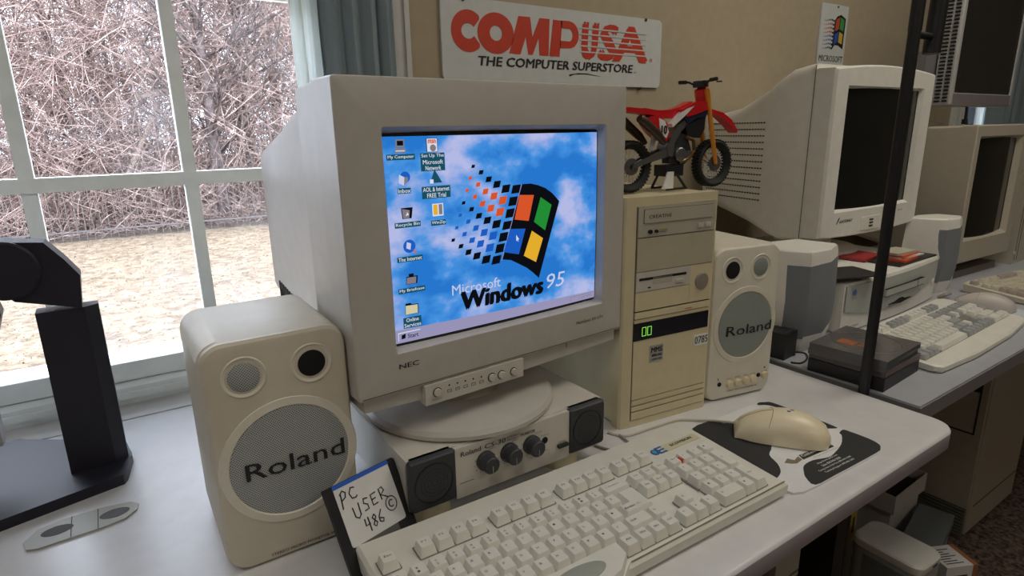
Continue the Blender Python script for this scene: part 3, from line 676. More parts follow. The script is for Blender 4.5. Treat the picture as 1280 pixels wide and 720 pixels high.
for x, z in ((.0258, .0289), (.1060, .0310)): MB().lathe([(.0036, .001), (.0036, -.0012)], (x, 0, z), 'y', 14).build('jack', HOLE, SR)
q = MB().text('STEREO MICRO MONITOR MA-12C', .042, .105, .0135, .0158, -.0008, bold=.01)
for s_, x in (('MIC', .0455), ('BASS', .0620), ('TREBLE', .0785), ('VOLUME', .0935), ('POWER', .118)): q.text(s_, x - .0052, x + .0052, .0352, .0368, -.0008)
q.lathe([(.0012, 0), (.0012, -.0008)], (.1180, 0, .0425), 'y', 10); q.box((.0225, -.0008, .0365), (.0235, 0, .0395))
q.build('panel_lettering', INK, SR)

# ================================================================ PC TOWER
tw = thing('computer_tower', 'yellowed beige tower computer with green digit display', 'computer', (.5641, .5720, 0), -.1238)
w, d, h = .1652, .40, .3350
m = MB(); m.box((.003, .018, .004), (w - .002, d, h - .002), .002); m.build('case', BEIGE, tw)
m = MB()
prof = lambda i: [(i, .02), (i, .006), (i + .004, .0), (.0185, -.001)]
m.prism([(0, .020), (0, .005), (.003, .0012), (.018, -.0010), (.0185, .020)], 0.0, h, 'z', bev=.001)
m.prism([(.1585, -.0010), (.1640, .0015), (w, .005), (w, .020), (.1585, .020)], 0.0, h, 'z', bev=.001)
m.box((.0180, -.0008, h - .0125), (.1590, .020, h), .0015)
m.box((.0180, -.0008, 0.0), (.1590, .020, .0105), .0015)
m.box((.0180, .004, .010), (.1590, .020, h - .012))
m.build('front_frame', BEIGE, tw)
cdp = MB().box((.0200, -.0030, .2810), (.1575, .006, .3220), .0012).build('optical_drive', BEIGE2, tw)
q = MB().box((.0288, -.0044, .3000), (.1510, -.003, .3180), .0008); q.build('disc_tray', BEIGE2, cdp)
q = MB(); 
for (a, b_, c, e_) in ((.0283, .1515, .2996, .3001), (.0283, .1515, .3179, .3184), (.0283, .0288, .2996, .3184), (.1510, .1515, .2996, .3184)): q.box((a, -.0034, c), (b_, -.003, e_))
q.build('tray_gap', HOLE, cdp)
MB().text('CREATIVE', .036, .075, .3058, .3105, -.0046, bold=.01).build('drive_lettering', INK, cdp)
for x, r in ((.0388, .0029), (.0494, .0023)): MB().lathe([(r, 0), (r, -.0035)], (x, -.0030, .2880), 'y', 14).build('jack' if r > .0025 else 'volume_dial', BLACK, cdp)
MB().box((.0562, -.0042, .2868), (.0690, -.003, .2905), .0008).build('activity_lamp', mat('dull_yellow_lens', (0.35, 0.30, 0.16), 0.3), cdp)
for x in (.1299, .1439): MB().box((x - .0052, -.0046, .2868), (x + .0045, -.003, .2928), .001).build('button', GREY2, cdp)
MB().box((.0200, -.0028, .2335), (.1575, .006, .2795), .0012).build('bay_cover', BLANK, tw)
fd = MB().box((.0200, -.0026, .2050), (.1165, .006, .2325), .001).build('floppy_drive', GREY2, tw)
MB().box((.0247, -.0030, .2205), (.1090, -.0026, .2240)).build('disk_slot', HOLE, fd)
MB().box((.0480, -.0030, .2140), (.0830, -.0024, .2235), .0006).build('slot_recess', BEIGE2, fd)
MB().box((.0895, -.0050, .2105), (.1035, -.0026, .2150), .0008).build('eject_button', GREY2, fd)
MB().box((.0400, -.0030, .2085), (.0450, -.0026, .2103)).build('activity_lamp', HOLE, fd)
m = MB().box((.0200, -.0020, .1770), (.1165, .006, .2040), .001); m.box((.1172, -.0020, .1770), (.1578, .006, .2325), .001); m.build('switch_panel', BEIGE, tw)
MB().lathe([(.0125, 0), (.0125, -.0015), (.0110, -.0028), (.005, -.0034)], (.1392, -.0020, .2067), 'y', 28).build('power_button', mat('grey_button', (0.27, 0.23, 0.19), 0.5), tw)
m = MB().box((.0195, -.0030, .1660), (.1580, .006, .1745), .0015); m.box((.0195, -.0018, .0435), (.1580, .006, .1645), .0012)
for z0_, z1_ in ((.0120, .0235), (.0255, .0325), (.0345, .0420)): m.box((.0195, -.0020, z0_), (.1580, .006, z1_), .0012)
m.build('lower_door', BEIGE, tw)
m = MB()
for z in (.1648, .1750, .0425, .0333, .0243): m.box((.0185, .0010, z - .0008), (.1585, .0045, z + .0008))
m.box((.0183, -.0012, .011), (.0187, .003, h - .013)); m.build('panel_gap', mat('dark_gap', (0.05, 0.045, 0.035), 0.8), tw)
dp = MB().box((.0187, -.0024, .1335), (.1570, -.0010, .1595), .0005).build('display_window', BLACKG, tw)
LCDG = emit('green_led_digits', (0.30, 0.85, 0.10), 0.8); m = MB()
for x in (.0335, .0430):
    a, c, hh = x, x + .0066, .0125; z = .1395
    sh = .001
    for (p0, p1) in (((a, z), (c, z)), ((a, z + hh), (c, z + hh)), ((a, z), (a, z + hh)), ((c, z), (c, z + hh))):
        m.box((min(p0[0], p1[0]) - .0004, -.0028, min(p0[1], p1[1]) - .0004), (max(p0[0], p1[0]) + .0004, -.0024, max(p0[1], p1[1]) + .0004))
m.build('led_digits', LCDG, dp)
MB().box((.110, -.0022, .1686), (.122, -.0018, .1696), m=0, M=Matrix.Translation((0, -.0014, 0))).build('red_lamp', mat('red_lens', (0.5, 0.03, 0.01), 0.4), tw)
st_ = MB().box((.0488, -.0024, .0965), (.0734, -.0018, .1220)).build('maker_plate', mat('silver_sticker', (0.42, 0.42, 0.42), 0.4, metal=0.4), tw)
q = MB().text('MMS', .0510, .0712, .1110, .1190, -.0027, bold=.03); q.text('486/66', .0515, .0710, .1045, .1090, -.0027, bold=.03, shear=.3); q.text('COMPUTERS', .0515, .0710, .0990, .1018, -.0027, bold=.02)
q.build('plate_lettering', INK, st_)
st_ = MB().prism(rr(.1315, .1590, .1065, .1235, .002, 3), -.0025, -.0018).build('asset_sticker', WHITE, tw)
MB().text('0785', .1330, .1585, .1095, .1210, -.0028, bold=.01).build('sticker_lettering', INK, st_)

# ================================================================ FLOPPY DISK
FO = Vector((.1418, .4954, -.0011 + .0020)); fa, fb_, fc = -.4975, .0495, .3312
fl = bpy.data.objects.new('floppy_disk', None); col.objects.link(fl); fl.empty_display_size = .03
fl.matrix_world = Matrix.Translation(FO) @ (Matrix.Rotation(fc, 4, 'Z') @ Matrix.Rotation(fa, 4, 'X') @ Matrix.Rotation(fb_, 4, 'Y'))
tag(fl, 'black floppy disk with handwritten white label leaning on the left speaker', 'floppy disk')
MB().prism([(0, 0), (.09, 0), (.09, .0915), (.0875, .094), (0, .094)], 0, .0033, bev=.0006, seg=1).build('disk_shell', BLACK, fl)
MB().prism([(.022, .0), (.068, .0), (.068, .030), (.022, .030)], -.0003, .0036).build('metal_shutter', mat('brushed_shutter', (0.16, 0.16, 0.15), 0.4, metal=0.5), fl)
lb = MB().prism(rr(.0105, .0800, .0300, .0930, .003, 4), -.0003, .0004).build('paper_label', mat('label_paper', (0.70, 0.70, 0.69), 0.7, noise=0.03), fl)
q = MB().box((.0100, -.0006, .0895), (.0805, .0006, .0938)).build('label_stripe', mat('blue_stripe', (0.02, 0.11, 0.55), 0.5), lb)
q = MB(); hw = lambda s_, x0, x1, a, c: q.text(s_, x0, x1, a, c, -.0006, bold=.012)
def strokes(pts, r=.0007): q.tube([(x, -.0006, z) for x, z in pts], r, 5)
hs = [[(.0145, .0685), (.0165, .0845)], [(.0150, .0825), (.0190, .0858), (.0222, .0830), (.0205, .0785), (.0160, .0765)], [(.0330, .0840), (.0290, .0850), (.0258, .0800), (.0275, .0745), (.0320, .0740), (.0338, .0755)],
      [(.0240, .0660), (.0245, .0560), (.0280, .0535), (.0310, .0560), (.0315, .0680)], [(.0430, .0680), (.0385, .0690), (.0375, .0645), (.0415, .0620), (.0415, .0575), (.0365, .0570)], [(.0540, .0695), (.0475, .0690), (.0475, .0580), (.0535, .0585)], [(.0475, .0638), (.0525, .0642)],
      [(.0590, .0590), (.0585, .0705), (.0630, .0710), (.0645, .0670), (.0595, .0640), (.0665, .0590)],
      [(.0325, .0500), (.0320, .0430), (.0375, .0435)], [(.0365, .0505), (.0365, .0360)], [(.0440, .0500), (.0410, .0475), (.0455, .0410), (.0430, .0380), (.0405, .0405), (.0455, .0470), (.0440, .0500)], [(.0535, .0510), (.0490, .0450), (.0490, .0400), (.0525, .0385), (.0540, .0415), (.0500, .0435)]]
for s_ in hs: strokes(s_)
strokes([(.0680 + .0068 * math.cos(t), .0510 + .0075 * math.sin(t)) for t in [i * PI / 9 for i in range(19)]], .0005)
strokes([(.0680 + .003 * math.cos(t), .0510 + .0035 * math.sin(t)) for t in [.8 + i * .45 for i in range(11)]], .0006)
q.build('handwriting', INK, lb)

# ================================================================ KEYBOARDS
U = .01905
def keymesh(wu, du, hgt, mats_, taper=.0020, u=U):
    w, d = wu * u - .0010, du * u - .0010
    m = MB(); L = []
    for z, t, s_ in ((0, 0, 0), (hgt * .85, taper, .0006), (hgt, taper + .0008, .0006)):
        L.append([(x, y + s_, z) for x, y in rr(-w / 2 + t * .95, w / 2 - t * .95, -d / 2 + t * 1.05, d / 2 - t * .55, .0015 if z else .0008, 2)])
    m.loft(L, cap0=False)
    return m
LM = [('Esc', 0, 0, 1, 1)]
LAY = [('Esc', .5, 0)] + [('F%d' % (i + 1), 2.5 + i + (.5 if i > 3 else 0) + (.5 if i > 7 else 0), 0) for i in range(12)]
LAY += [('Print', 15.75, 0), ('Scroll', 16.75, 0), ('Pause', 17.75, 0)]
LAY = [(a, b_, c, 1, 1) for a, b_, c in LAY]
def row(r, x, items):
    global LAY
    for it in items:
        s_, wd = it if isinstance(it, tuple) else (it, 1)
        if s_ is not None: LAY.append((s_, x + wd / 2, r, wd, 1))
        x += wd
row(1, 0, ['~', '! 1', '@ 2', '# 3', '$ 4', '% 5', '^ 6', '& 7', '* 8', '( 9', ') 0', '_ -', '+ =', ('<- Backspace', 2)]); row(1, 15.25, ['Insert', 'Home', 'PgUp'])
row(2, 0, [('Tab', 1.5)] + list('QWERTYUIOP[]')); row(2, 15.25, ['Delete', 'End', 'PgDn'])
row(3, 0, [('Caps', 1.75)] + list("ASDFGHJKL;'"))
row(4, 0, [('Shift', 2.25)] + list('ZXCVBNM,./') + [('Shift', 1.75), '\\']); row(4, 16.25, ['^'])
row(5, 0, [('Ctrl', 1.25), 'Win', ('Alt', 1.25)]); row(5, 11, ['Alt', 'Win', 'Menu', 'Ctrl']); row(5, 15.25, ['<', 'v', '>'])
NP = 18.5
row(1, NP, ['Num', '/', '*', '-']); row(2, NP, ['7', '8', '9']); row(3, NP, ['4', '5', '6']); row(4, NP, ['1', '2', '3']); row(5, NP, [('0', 2), '.'])
def ascii_leg(s_): return s_
kb = thing('keyboard', 'ivory computer keyboard in front of the lit monitor', 'keyboard', (.1585, .4701, 0), -.0217)
V0, RP, TL = -.0295, .0186, .0517
def rowy(r): return 0.0 if r == 0 else V0 - (r - 1) * RP
base = [(-.0085, .0460), (.4525, .0460), (.4545, .0300), (.4545, -.1215), (.2030, -.1215), (.1850, -.1330), (.1600, -.1480), (-.0085, -.1480)]
def kz(y): return .0265 + y * TL
m = MB()
def bl(i, f): 
    cx, cy = .22, -.045
    return [(x - math.copysign(i, x - cx), y - math.copysign(i, y - cy), f(y)) for x, y in base]
m.loft([bl(.004, lambda y: .0005), bl(.0, lambda y: .006), bl(0, lambda y: kz(y) - .004), bl(.0035, lambda y: kz(y) - .0006), bl(.006, kz)])
m.build('case', KEYB, kb, smooth=0.5)
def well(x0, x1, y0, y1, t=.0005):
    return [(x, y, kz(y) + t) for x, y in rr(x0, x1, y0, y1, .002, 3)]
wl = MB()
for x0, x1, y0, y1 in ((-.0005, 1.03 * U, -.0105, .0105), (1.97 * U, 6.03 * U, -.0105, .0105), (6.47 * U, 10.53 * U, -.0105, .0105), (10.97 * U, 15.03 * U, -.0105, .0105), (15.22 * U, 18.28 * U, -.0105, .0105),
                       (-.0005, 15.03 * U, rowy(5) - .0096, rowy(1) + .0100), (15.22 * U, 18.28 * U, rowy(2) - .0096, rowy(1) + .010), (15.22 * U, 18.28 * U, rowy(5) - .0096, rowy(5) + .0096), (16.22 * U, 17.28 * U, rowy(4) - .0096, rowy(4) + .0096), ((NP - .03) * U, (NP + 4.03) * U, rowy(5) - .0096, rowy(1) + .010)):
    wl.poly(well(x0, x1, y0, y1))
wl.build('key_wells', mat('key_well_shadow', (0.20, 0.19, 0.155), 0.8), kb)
LEG = mat('legend_ink', (0.09, 0.09, 0.08), 0.6); cache = {}
KH = .0108
def place_key(root, s_, xu, r, wd, hd, yc, mt, u=U, legend=True, lab=None, kh=KH, zf=kz):
    key = (wd, hd, mt.name, u)
    if key not in cache: cache[key] = keymesh(wd, hd, kh, mt, u=u).build('key', mt, root, smooth=0.5); o = cache[key]
    else: o = bpy.data.objects.new('key', cache[key].data); col.objects.link(o); o.parent = root
    o.location = (xu * u, yc, zf(yc) - .0006); o.rotation_euler = (TL, 0, 0)
    if legend:
        q = MB(); zt = kh + .0003; parts_ = s_.split(' ') if s_ != '<- Backspace' else [s_]
        hw_ = wd * u / 2 - .0062
        if len(s_) <= 3:
            for i, c in enumerate(parts_):
                n_ = len(c); q.text(c, -hw_, -hw_ + .0024 * n_, .0010 - i * .0045, .0036 - i * .0045, zt, plane='z')
        else: q.text(s_, -hw_, min(hw_, -hw_ + .0016 * len(s_)), .0006, .0028, zt, plane='z')
        q.build('legend', LEG, o, recalc=False)
    return o
for (s_, xu, r, wd, hd) in LAY: place_key(kb, s_, xu, r, wd, hd, rowy(r), KEYC)
place_key(kb, '+', NP + 3.5, 2, 1, 1.95, (rowy(2) + rowy(3)) / 2, KEYC); place_key(kb, 'Enter', NP + 3.5, 4, 1, 1.95, (rowy(4) + rowy(5)) / 2, KEYC)
# reversed-L enter key
def lshape(i): return [(12.75 * U + .0006 + i, rowy(3) - .0086 + i), (15 * U - .0006 - i, rowy(3) - .0086 + i), (15 * U - .0006 - i, rowy(2) + .0086 - i * .5), (13.5 * U + .0006 + i, rowy(2) + .0086 - i * .5), (13.5 * U + .0006 + i, rowy(3) + .0088 - i * .5), (12.75 * U + .0006 + i, rowy(3) + .0088 - i * .5)]
m = MB(); m.loft([[(x, y, kz(y) - .0006 + zz) for x, y in lshape(i)] for i, zz in ((0, 0), (.0033, .0095), (.0042, .0106))], cap0=False); ek = m.build('key', KEYC, kb, smooth=0.5)
MB().text('Enter <-', 13.05 * U, 14.2 * U, rowy(3) - .001, rowy(3) + .0018, kz(rowy(3)) + .0104, plane='z').build('legend', LEG, ek, recalc=False)
sb = [(3.55 * U, rowy(5) + .0088), (10.96 * U, rowy(5) + .0088), (10.9 * U, rowy(5) - .0095), (9.9 * U, rowy(5) - .0245), (8.5 * U, rowy(5) - .0300), (3.55 * U, rowy(5) - .0300)]
cx, cy = 7.2 * U, rowy(5) - .01
m = MB(); m.loft([[(cx + (x - cx) * (1 - i * .8), cy + (y - cy) * (1 - i * 4), kz(y) + zz) for x, y in sb] for i, zz in ((0, 0), (.018, .0065), (.026, .0078))], cap0=False); sk = m.build('space_bar', KEYC, kb, smooth=0.5)
yo = rowy(5) - .0085; MB().lathe([(.030, -.0004), (.030, .0004), (.028, .0008)], (0, 0, 0), 'z', 40, M=Matrix.Translation((.1500, yo, kz(yo) + .0080)) @ Matrix.Diagonal((1, .36, 1, 1)).to_4x4()).build('touch_oval', mat('grey_green_pad', (0.36, 0.38, 0.33), 0.5), sk)
MB().box((.2085, -.1190, kz(-.118) + .0000), (.4515, -.1180, kz(-.118) + .0006)).build('front_groove', mat('seam_line_dark', (0.22, 0.21, 0.17), 0.8), kb)
MB().box((18.36 * U, rowy(3) - .012, kz(rowy(3)) + .0002), (18.42 * U, rowy(2) + .004, kz(rowy(2)) + .0010)).build('divider_groove', mat('seam_line_dark', (0.22, 0.21, 0.17), 0.8), kb)
bd = thing('x', 'x', 'x'); bpy.data.objects.remove(bd)
yb = .0055; zb_ = kz(yb) + .0004
pl_ = MB().prism(rr(.3790, .4430, -.0015 - .0 + .0, .0135, .001, 2), 0, .0006, 'z', M=Matrix.Translation((0, 0, kz(.006)))).build('badge_plate', mat('cream_badge', (0.62, 0.57, 0.40), 0.5), kb)
MB().text('ECOVISION', .3945, .4330, .0035, .0085, kz(.006) + .0009, plane='z', bold=.03).build('badge_lettering', INK, pl_, recalc=False)
m = MB(); BL = mat('badge_blue', (0.03, 0.13, 0.38), 0.4); CYN = mat('badge_cyan', (0.05, 0.42, 0.50), 0.4); zt = kz(.003) + .0010
m.box((.3705, -.0015, zt - .0006), (.3735, .0125, zt)); 
for y in (-.0015, .0042, .0098): m.box((.3735, y, zt - .0006), (.3825, y + .0026, zt))
m.prism(circ(.3665, .0052, .0058, .0062, 24), zt - .0006, zt - .0001, 'z', m=0); m.prism(circ(.3655, .0052, .0026, .0034, 16), zt - .0002, zt + .0003, 'z', m=1)
m.build('badge_emblem', [BL, CYN], kb)
MB().box((19.38 * U, rowy(1) - .006, kz(rowy(1)) + .0040), (19.52 * U, rowy(1) + .0006, kz(rowy(1)) + .0112)).build('red_key_reflection', mat('painted_red_reflection', (0.75, 0.06, 0.04), 0.3), kb)  # red reflection on the key, painted as a small coloured block

def keyboard2(name, label, loc, rz, mc, kc, gc, greys, w=.455):
    global TL
    root = thing(name, label, 'keyboard', loc, rz); u = .0190
    # local origin = front left corner
    pts = [(0.0, .012), (.008, .0), (w * .3, -.010), (w * .7, -.010), (w - .008, .0), (w, .012), (w - .004, .160), (w - .02, .168), (.02, .168), (.004, .160)]
    f = lambda y: .0150 + .06 * y
    m = MB(); L = lambda i, g_: [(w / 2 + (x - w / 2) * (1 - i * 4), .08 + (y - .08) * (1 - i * 10), g_(y)) for x, y in pts]
    m.loft([L(.003, lambda y: .0005), L(0, lambda y: .004), L(0, lambda y: f(y) - .003), L(.004, f)]); m.build('case', mc, root, smooth=0.5)
    y1 = .150 - .0295 * .9
    ry = lambda r: .141 if r == 0 else .113 - (r - 1) * u
    wl = MB()
    for a, b_ in ((.006, .006 + 15.05 * u), (.006 + 15.2 * u, .006 + 18.3 * u), (.006 + 18.45 * u, .006 + 22.55 * u)): wl.poly([(x, y, f(y) + .0005) for x, y in rr(a, b_, ry(5) - .0095, ry(1) + .0095, .002, 2)])
    wl.build('key_wells', mat('key_well_shadow', (0.20, 0.19, 0.155), 0.8), root)
    for (s_, xu, r, wd, hd) in LAY + [('+', NP + 3.5, 2, 1, 1, ), ('Enter', NP + 3.5, 4, 1, 1), ('+', NP + 3.5, 3, 1, 1), ('E', NP + 3.5, 5, 1, 1), ('Enter', 13.9, 3, 2.2, 1), ('\\', 14.25, 2, 1.5, 1), ('sp', 7.2, 5, 6.5, 1)]:
        grey = greys(s_, xu, r)
        place_key(root, s_, xu + .006 / u, r, wd, hd, ry(r), gc if grey else kc, u=u, legend=False, zf=f, kh=.009)
    return root
gset = lambda s_, xu, r: (len(s_) > 3 and s_ not in ('sp',)) or s_ in ('F5', 'F6', 'F7', 'F8', 'Tab', 'Alt', 'Win', 'End', 'Num', '/', '*', '-', '+', '^', '<', '>', 'v', 'Esc') and r != 2
KC2 = mat('pale_keycap', (0.68, 0.665, 0.61), 0.5); KB2 = mat('pale_keyboard_case', (0.72, 0.70, 0.63), 0.45)
keyboard2('keyboard', 'pale keyboard with grey function keys on the grey right-hand desk', (1.152, .392, 0), .030, KB2, KC2, KEYG, gset)
KC3 = mat('yellowed_keycap', (0.55, 0.50, 0.39), 0.5); KG3 = mat('brown_grey_keycap', (0.36, 0.31, 0.26), 0.5)
keyboard2('keyboard', 'yellowed beige keyboard partly cut off at the right edge', (1.770, .437, 0), -.13, mat('yellowed_keyboard_case', (0.55, 0.51, 0.41), 0.5), KC3, KG3, gset, .46)

# ================================================================ MOUSE AND PAD
pad = thing('mouse_pad', 'black and white cow patch mouse pad under the ivory mouse', 'mouse pad', (.735, .42, 0))
PO = [(.649, .512), (.700, .5105), (.798, .508), (.811, .503), (.819, .493), (.8205, .40), (.823, .345), (.819, .334), (.809, .327), (.796, .3245), (.66, .329), (.632, .331), (.620, .337), (.617, .348), (.622, .37), (.640, .46)]
MB().prism([(x - .735, y - .42) for x, y in PO], 0, .003, 'z', bev=.0006, seg=1).build('pad_base', mat('pad_white', (0.74, 0.74, 0.75), 0.6), pad)
PB = mat('pad_black', (0.022, 0.022, 0.024), 0.7)
def smoothp(pts, n=4):
    o_ = []; N = len(pts)
    for i in range(N):
        p0, p1, p2, p3 = [Vector(pts[(i + k) % N]) for k in (-1, 0, 1, 2)]
        for j in range(n):
            t = j / n; q = .5 * ((2 * p1) + (-p0 + p2) * t + (2 * p0 - 5 * p1 + 4 * p2 - p3) * t * t + (-p0 + 3 * p1 - 3 * p2 + p3) * t ** 3); o_.append((q.x, q.y))
    return o_
for pts in ([(.650, .511), (.696, .5095), (.699, .496), (.710, .490), (.730, .480), (.725, .450), (.697, .416), (.674, .404), (.663, .385), (.648, .371), (.629, .366), (.622, .371), (.630, .42), (.642, .48)],
            [(.801, .376), (.806, .382), (.819, .384), (.8215, .376), (.8222, .350), (.818, .335), (.808, .328), (.79, .3255), (.700, .3285), (.657, .3310), (.662, .346), (.671, .354), (.686, .363), (.707, .3635), (.730, .3560), (.747, .357), (.777, .364)],
            [(.792, .502), (.800, .5065), (.811, .501), (.8180, .492), (.8195, .44), (.8195, .398), (.815, .392), (.798, .407), (.800, .43), (.807, .451), (.808, .482), (.802, .495)]):
    MB().prism([(x - .735, y - .42) for x, y in smoothp(pts, 3)], .003, .00325, 'z').build('cow_patch', PB, pad)
m = MB(); yy = .3720
m.prism([(.699 - .735, .3715 - .42), (.763 - .735, .3665 - .42), (.768 - .735, .3745 - .42), (.704 - .735, .381 - .42)], .003, .0033, 'z', m=0)
m.prism([(.672 - .735, .381 - .42), (.678 - .735, .3745 - .42), (.684 - .735, .371 - .42), (.698 - .735, .3725 - .42), (.700 - .735, .380 - .42), (.688 - .735, .377 - .42), (.684 - .735, .385 - .42)], .003, .0034, 'z', m=1)
m.text('Gateway2000', .702 - .735, .7645 - .735, -.0035, .0035, 0.0036, 2, bold=.02, plane='z', M=Matrix.Translation((0.002, -.0462, 0)) @ Matrix.Rotation(-.085, 4, 'Z'))
m.text("You've got a friend in the business.", .712 - .735, .766 - .735, -.001, .001, 0.0034, 0, plane='z', M=Matrix.Translation((0.001, -.0555, 0)) @ Matrix.Rotation(-.085, 4, 'Z'))
for i, (s_, a, b_) in enumerate((('Http://www.gw2k.com', .699, .741), ('Sales 800-846-2000', .699, .738), ('Component Add-Ons 800-846-2080', .684, .752), ('Technical Support 800-846-2301', .688, .749))):
    m.text(s_, a - .735, b_ - .735, 0, .0036, .0035, 3, plane='z', bold=.01, M=Matrix.Translation((.004, (.3510 - i * .0058) - .42, 0)) @ Matrix.Rotation(-.06, 4, 'Z'))
m.build('pad_print', [BLACK, mat('cow_logo_tan', (0.22, 0.17, 0.11), 0.6), mat('print_cream', (0.7, 0.68, 0.6), 0.6), WHITE], pad, recalc=False)

def mouse(name, label, loc, rz, mt, L=.113, W=.064, H_=.036):
    root = thing(name, label, 'mouse', loc, rz)
    # local +y = cable end
    m = MB(); rings = []; n = 28; K = 18
    for j in range(K + 1):
        t = j / K; y = -L / 2 + L * t
        e_ = (1 - abs(2 * t - 1) ** 3.2) ** (1 / 2.6) if 0 < t < 1 else 0.0
        ww = W / 2 * max(e_, .72 if t > .5 else .10) * (1 - .07 * math.sin(PI * t)) * (1.0 - .10 * t)
        hh = H_ * (.30 + .70 * math.sin(PI * min(1, (t * .80 + .13))) ** .9) * (max(e_, .1) ** .5)
        rings.append([(ww * math.cos(a), y, .0012 + hh * max(0, math.sin(a)) ** .75 if math.sin(a) > 0 else .0012) for a in [2 * PI * i / n for i in range(n)]])
    m.loft(rings); m.build('shell', mt, root, smooth=1.2)
    ln = mat('mouse_seam', (0.16, 0.13, 0.08), 0.8); q = MB()
    def hz(x, t):
        e_ = (1 - abs(2 * t - 1) ** 3.2) ** (1 / 2.6); ww = W / 2 * e_ * (1 - .07 * math.sin(PI * t)) * (1.0 - .10 * t); hh = H_ * (.30 + .70 * math.sin(PI * min(1, (t * .80 + .13))) ** .9) * e_ ** .5
        c = min(1, abs(x) / ww); return .0012 + hh * math.sqrt(max(0, 1 - c * c)) ** .75
    def ll(pts): q.tube([(x, -L / 2 + L * t, hz(x, t) + .0001) for x, t in pts], .00035, 4)
    ll([(x, .66 - .05 * (1 - (x / .027) ** 2)) for x in [(-.0265 + .053 * i / 12) for i in range(13)]])
    ll([(0, .62 + .34 * i / 8) for i in range(9)])
    q.build('button_seams', ln, root)
    return root
ms = mouse('mouse', 'ivory two button mouse on the cow patch mouse pad', (.7300, .4230, .0033), .66, MOUSEM, .124, .072, .040)
m = MB()
m.sphere((-.0022, -.006, .0402), (.0028, .0038, .0010), n=6); m.sphere((.0022, -.010, .0401), (.0028, .0038, .0010), n=6); m.build('logo_dots', mat('navy_print', (0.02, 0.04, 0.20), 0.4), ms)
def cable(name, label, pts, r=.0018, mt=None, cat='cable'):
    P = [Vector(p) for p in pts]; o_ = []
    for i in range(len(P) - 1):
        p0, p1, p2, p3 = P[max(i - 1, 0)], P[i], P[i + 1], P[min(i + 2, len(P) - 1)]
        for j in range(6):
            t = j / 6; o_.append(.5 * ((2 * p1) + (-p0 + p2) * t + (2 * p0 - 5 * p1 + 4 * p2 - p3) * t * t + (-p0 + 3 * p1 - 3 * p2 + p3) * t ** 3))
    o_.append(P[-1]); c = P[0]
    o = MB().tube([p - c for p in o_], r, 8).build(name, mt or BLACK, None, c); return tag(o, label, cat)
cable('mouse_cable', 'cream mouse cable running back beside the beige tower', [(.6990, .4790, .011), (.690, .505, .006), (.678, .525, .0020), (.660, .540, .0020), (.640, .545, .0020), (.600, .548, .0020), (.560, .552, .0020), (.545, .575, .0020)], .0017, mat('cream_cable', (0.55, 0.50, 0.38), 0.5))
cable('grey_cable', 'grey cable on the desk between amplifier and tower', [(.505, .560, .0022), (.515, .535, .0022), (.53, .523, .0022), (.545, .525, .0022), (.553, .560, .0022)], .0018, mat('grey_cable_sheath', (0.3, 0.29, 0.27), 0.5))

# ================================================================ TOY MOTOCROSS BIKE (on the tower)
bk = thing('toy_motorcycle', 'red toy dirt bike on a black stand on top of the tower', 'toy', (.700, .618, .335), -.10)
def P3(x, z, y=0): return (x - .700, y, z - .335)
def wheel(cx, cz, r, nm):
    t = MB()
    t.lathe([(r - .010, -.0045), (r - .004, -.0085), (r - .0015, -.0070), (r - .0006, 0), (r - .0015, .0070), (r - .004, .0085), (r - .010, .0045), (r - .0115, 0), (r - .010, -.0045)], P3(cx, cz), 'y', 48, cap=False)
    c = Vector(P3(cx, cz))
    for i in range(44):
        a = 2 * PI * i / 44
        for y in (-.0048, 0, .0048): 
            M = Matrix.Translation(c) @ Matrix.Rotation(-(a + (.07 if y == 0 else 0)), 4, 'Y') @ Matrix.Translation((r - .0008, y, 0))
            t.box((-.0012, -.0018, -.0014), (.0014, .0018, .0014), M=M)
    w_ = t.build('wheel', RUBBER, bk)
    s_ = MB()
    for i in range(32):
        a = 2 * PI * i / 32; y = .003 if i % 2 else -.003
        s_.cyl(c + Vector((math.cos(a + .25) * .005, y, math.sin(a + .25) * .005)), c + Vector((math.cos(a) * (r - .0105), 0, math.sin(a) * (r - .0105))), .00065, 4)
    s_.build('spokes', mat('pale_spokes', (0.80, 0.78, 0.72), 0.4), w_)
    MB().lathe([(.003, -.0065), (.0055, -.005), (.0055, .005), (.003, .0065)], c, 'y', 16).build('hub', BLACK, w_)
    k = MB(); k.lathe([(.0035, -.0062), (.012, -.0062), (.012, -.0072), (.0035, -.0072)], c, 'y', 24, cap=False); k.build('brake_disc', STEEL, w_)
wheel(.7810, .3700, .0352, 'front'); wheel(.6200, .3710, .0358, 'rear')
def pr(name, pts, y0, y1, mt, bev=.0015): return MB().prism([(x - .7, z - .335) for x, z in pts], y0, y1, bev=bev).build(name, mt, bk, smooth=0.8)
pr('rear_fender', [(.590, .4520), (.612, .4515), (.645, .4490), (.660, .4470), (.668, .4400), (.640, .4420), (.605, .4460)], -.0105, .0105, RED)
pr('seat', [(.640, .4505), (.665, .4475), (.685, .4480), (.705, .4520), (.726, .4600), (.730, .4550), (.716, .4420), (.690, .4360), (.655, .4400)], -.0075, .0075, RED, .002)
pr('side_shroud', [(.700, .4480), (.728, .4590), (.744, .4600), (.752, .4490), (.738, .4440), (.722, .4400), (.712, .4380)], -.0150, .0150, RED, .002)
pr('front_fender', [(.742, .4445), (.762, .4440), (.785, .4390), (.805, .4270), (.822, .4140), (.823, .4175), (.810, .4330), (.790, .4440), (.765, .4495), (.745, .4500)], -.0085, .0085, RED)
pr('front_number_plate', [(.753, .4400), (.760, .4420), (.757, .4750), (.751, .4800), (.747, .4760)], -.0080, .0080, RED)
pr('radiator', [(.718, .4110), (.742, .4080), (.750, .4200), (.751, .4400), (.730, .4330), (.712, .4260)], -.0120, .0120, BLACK)
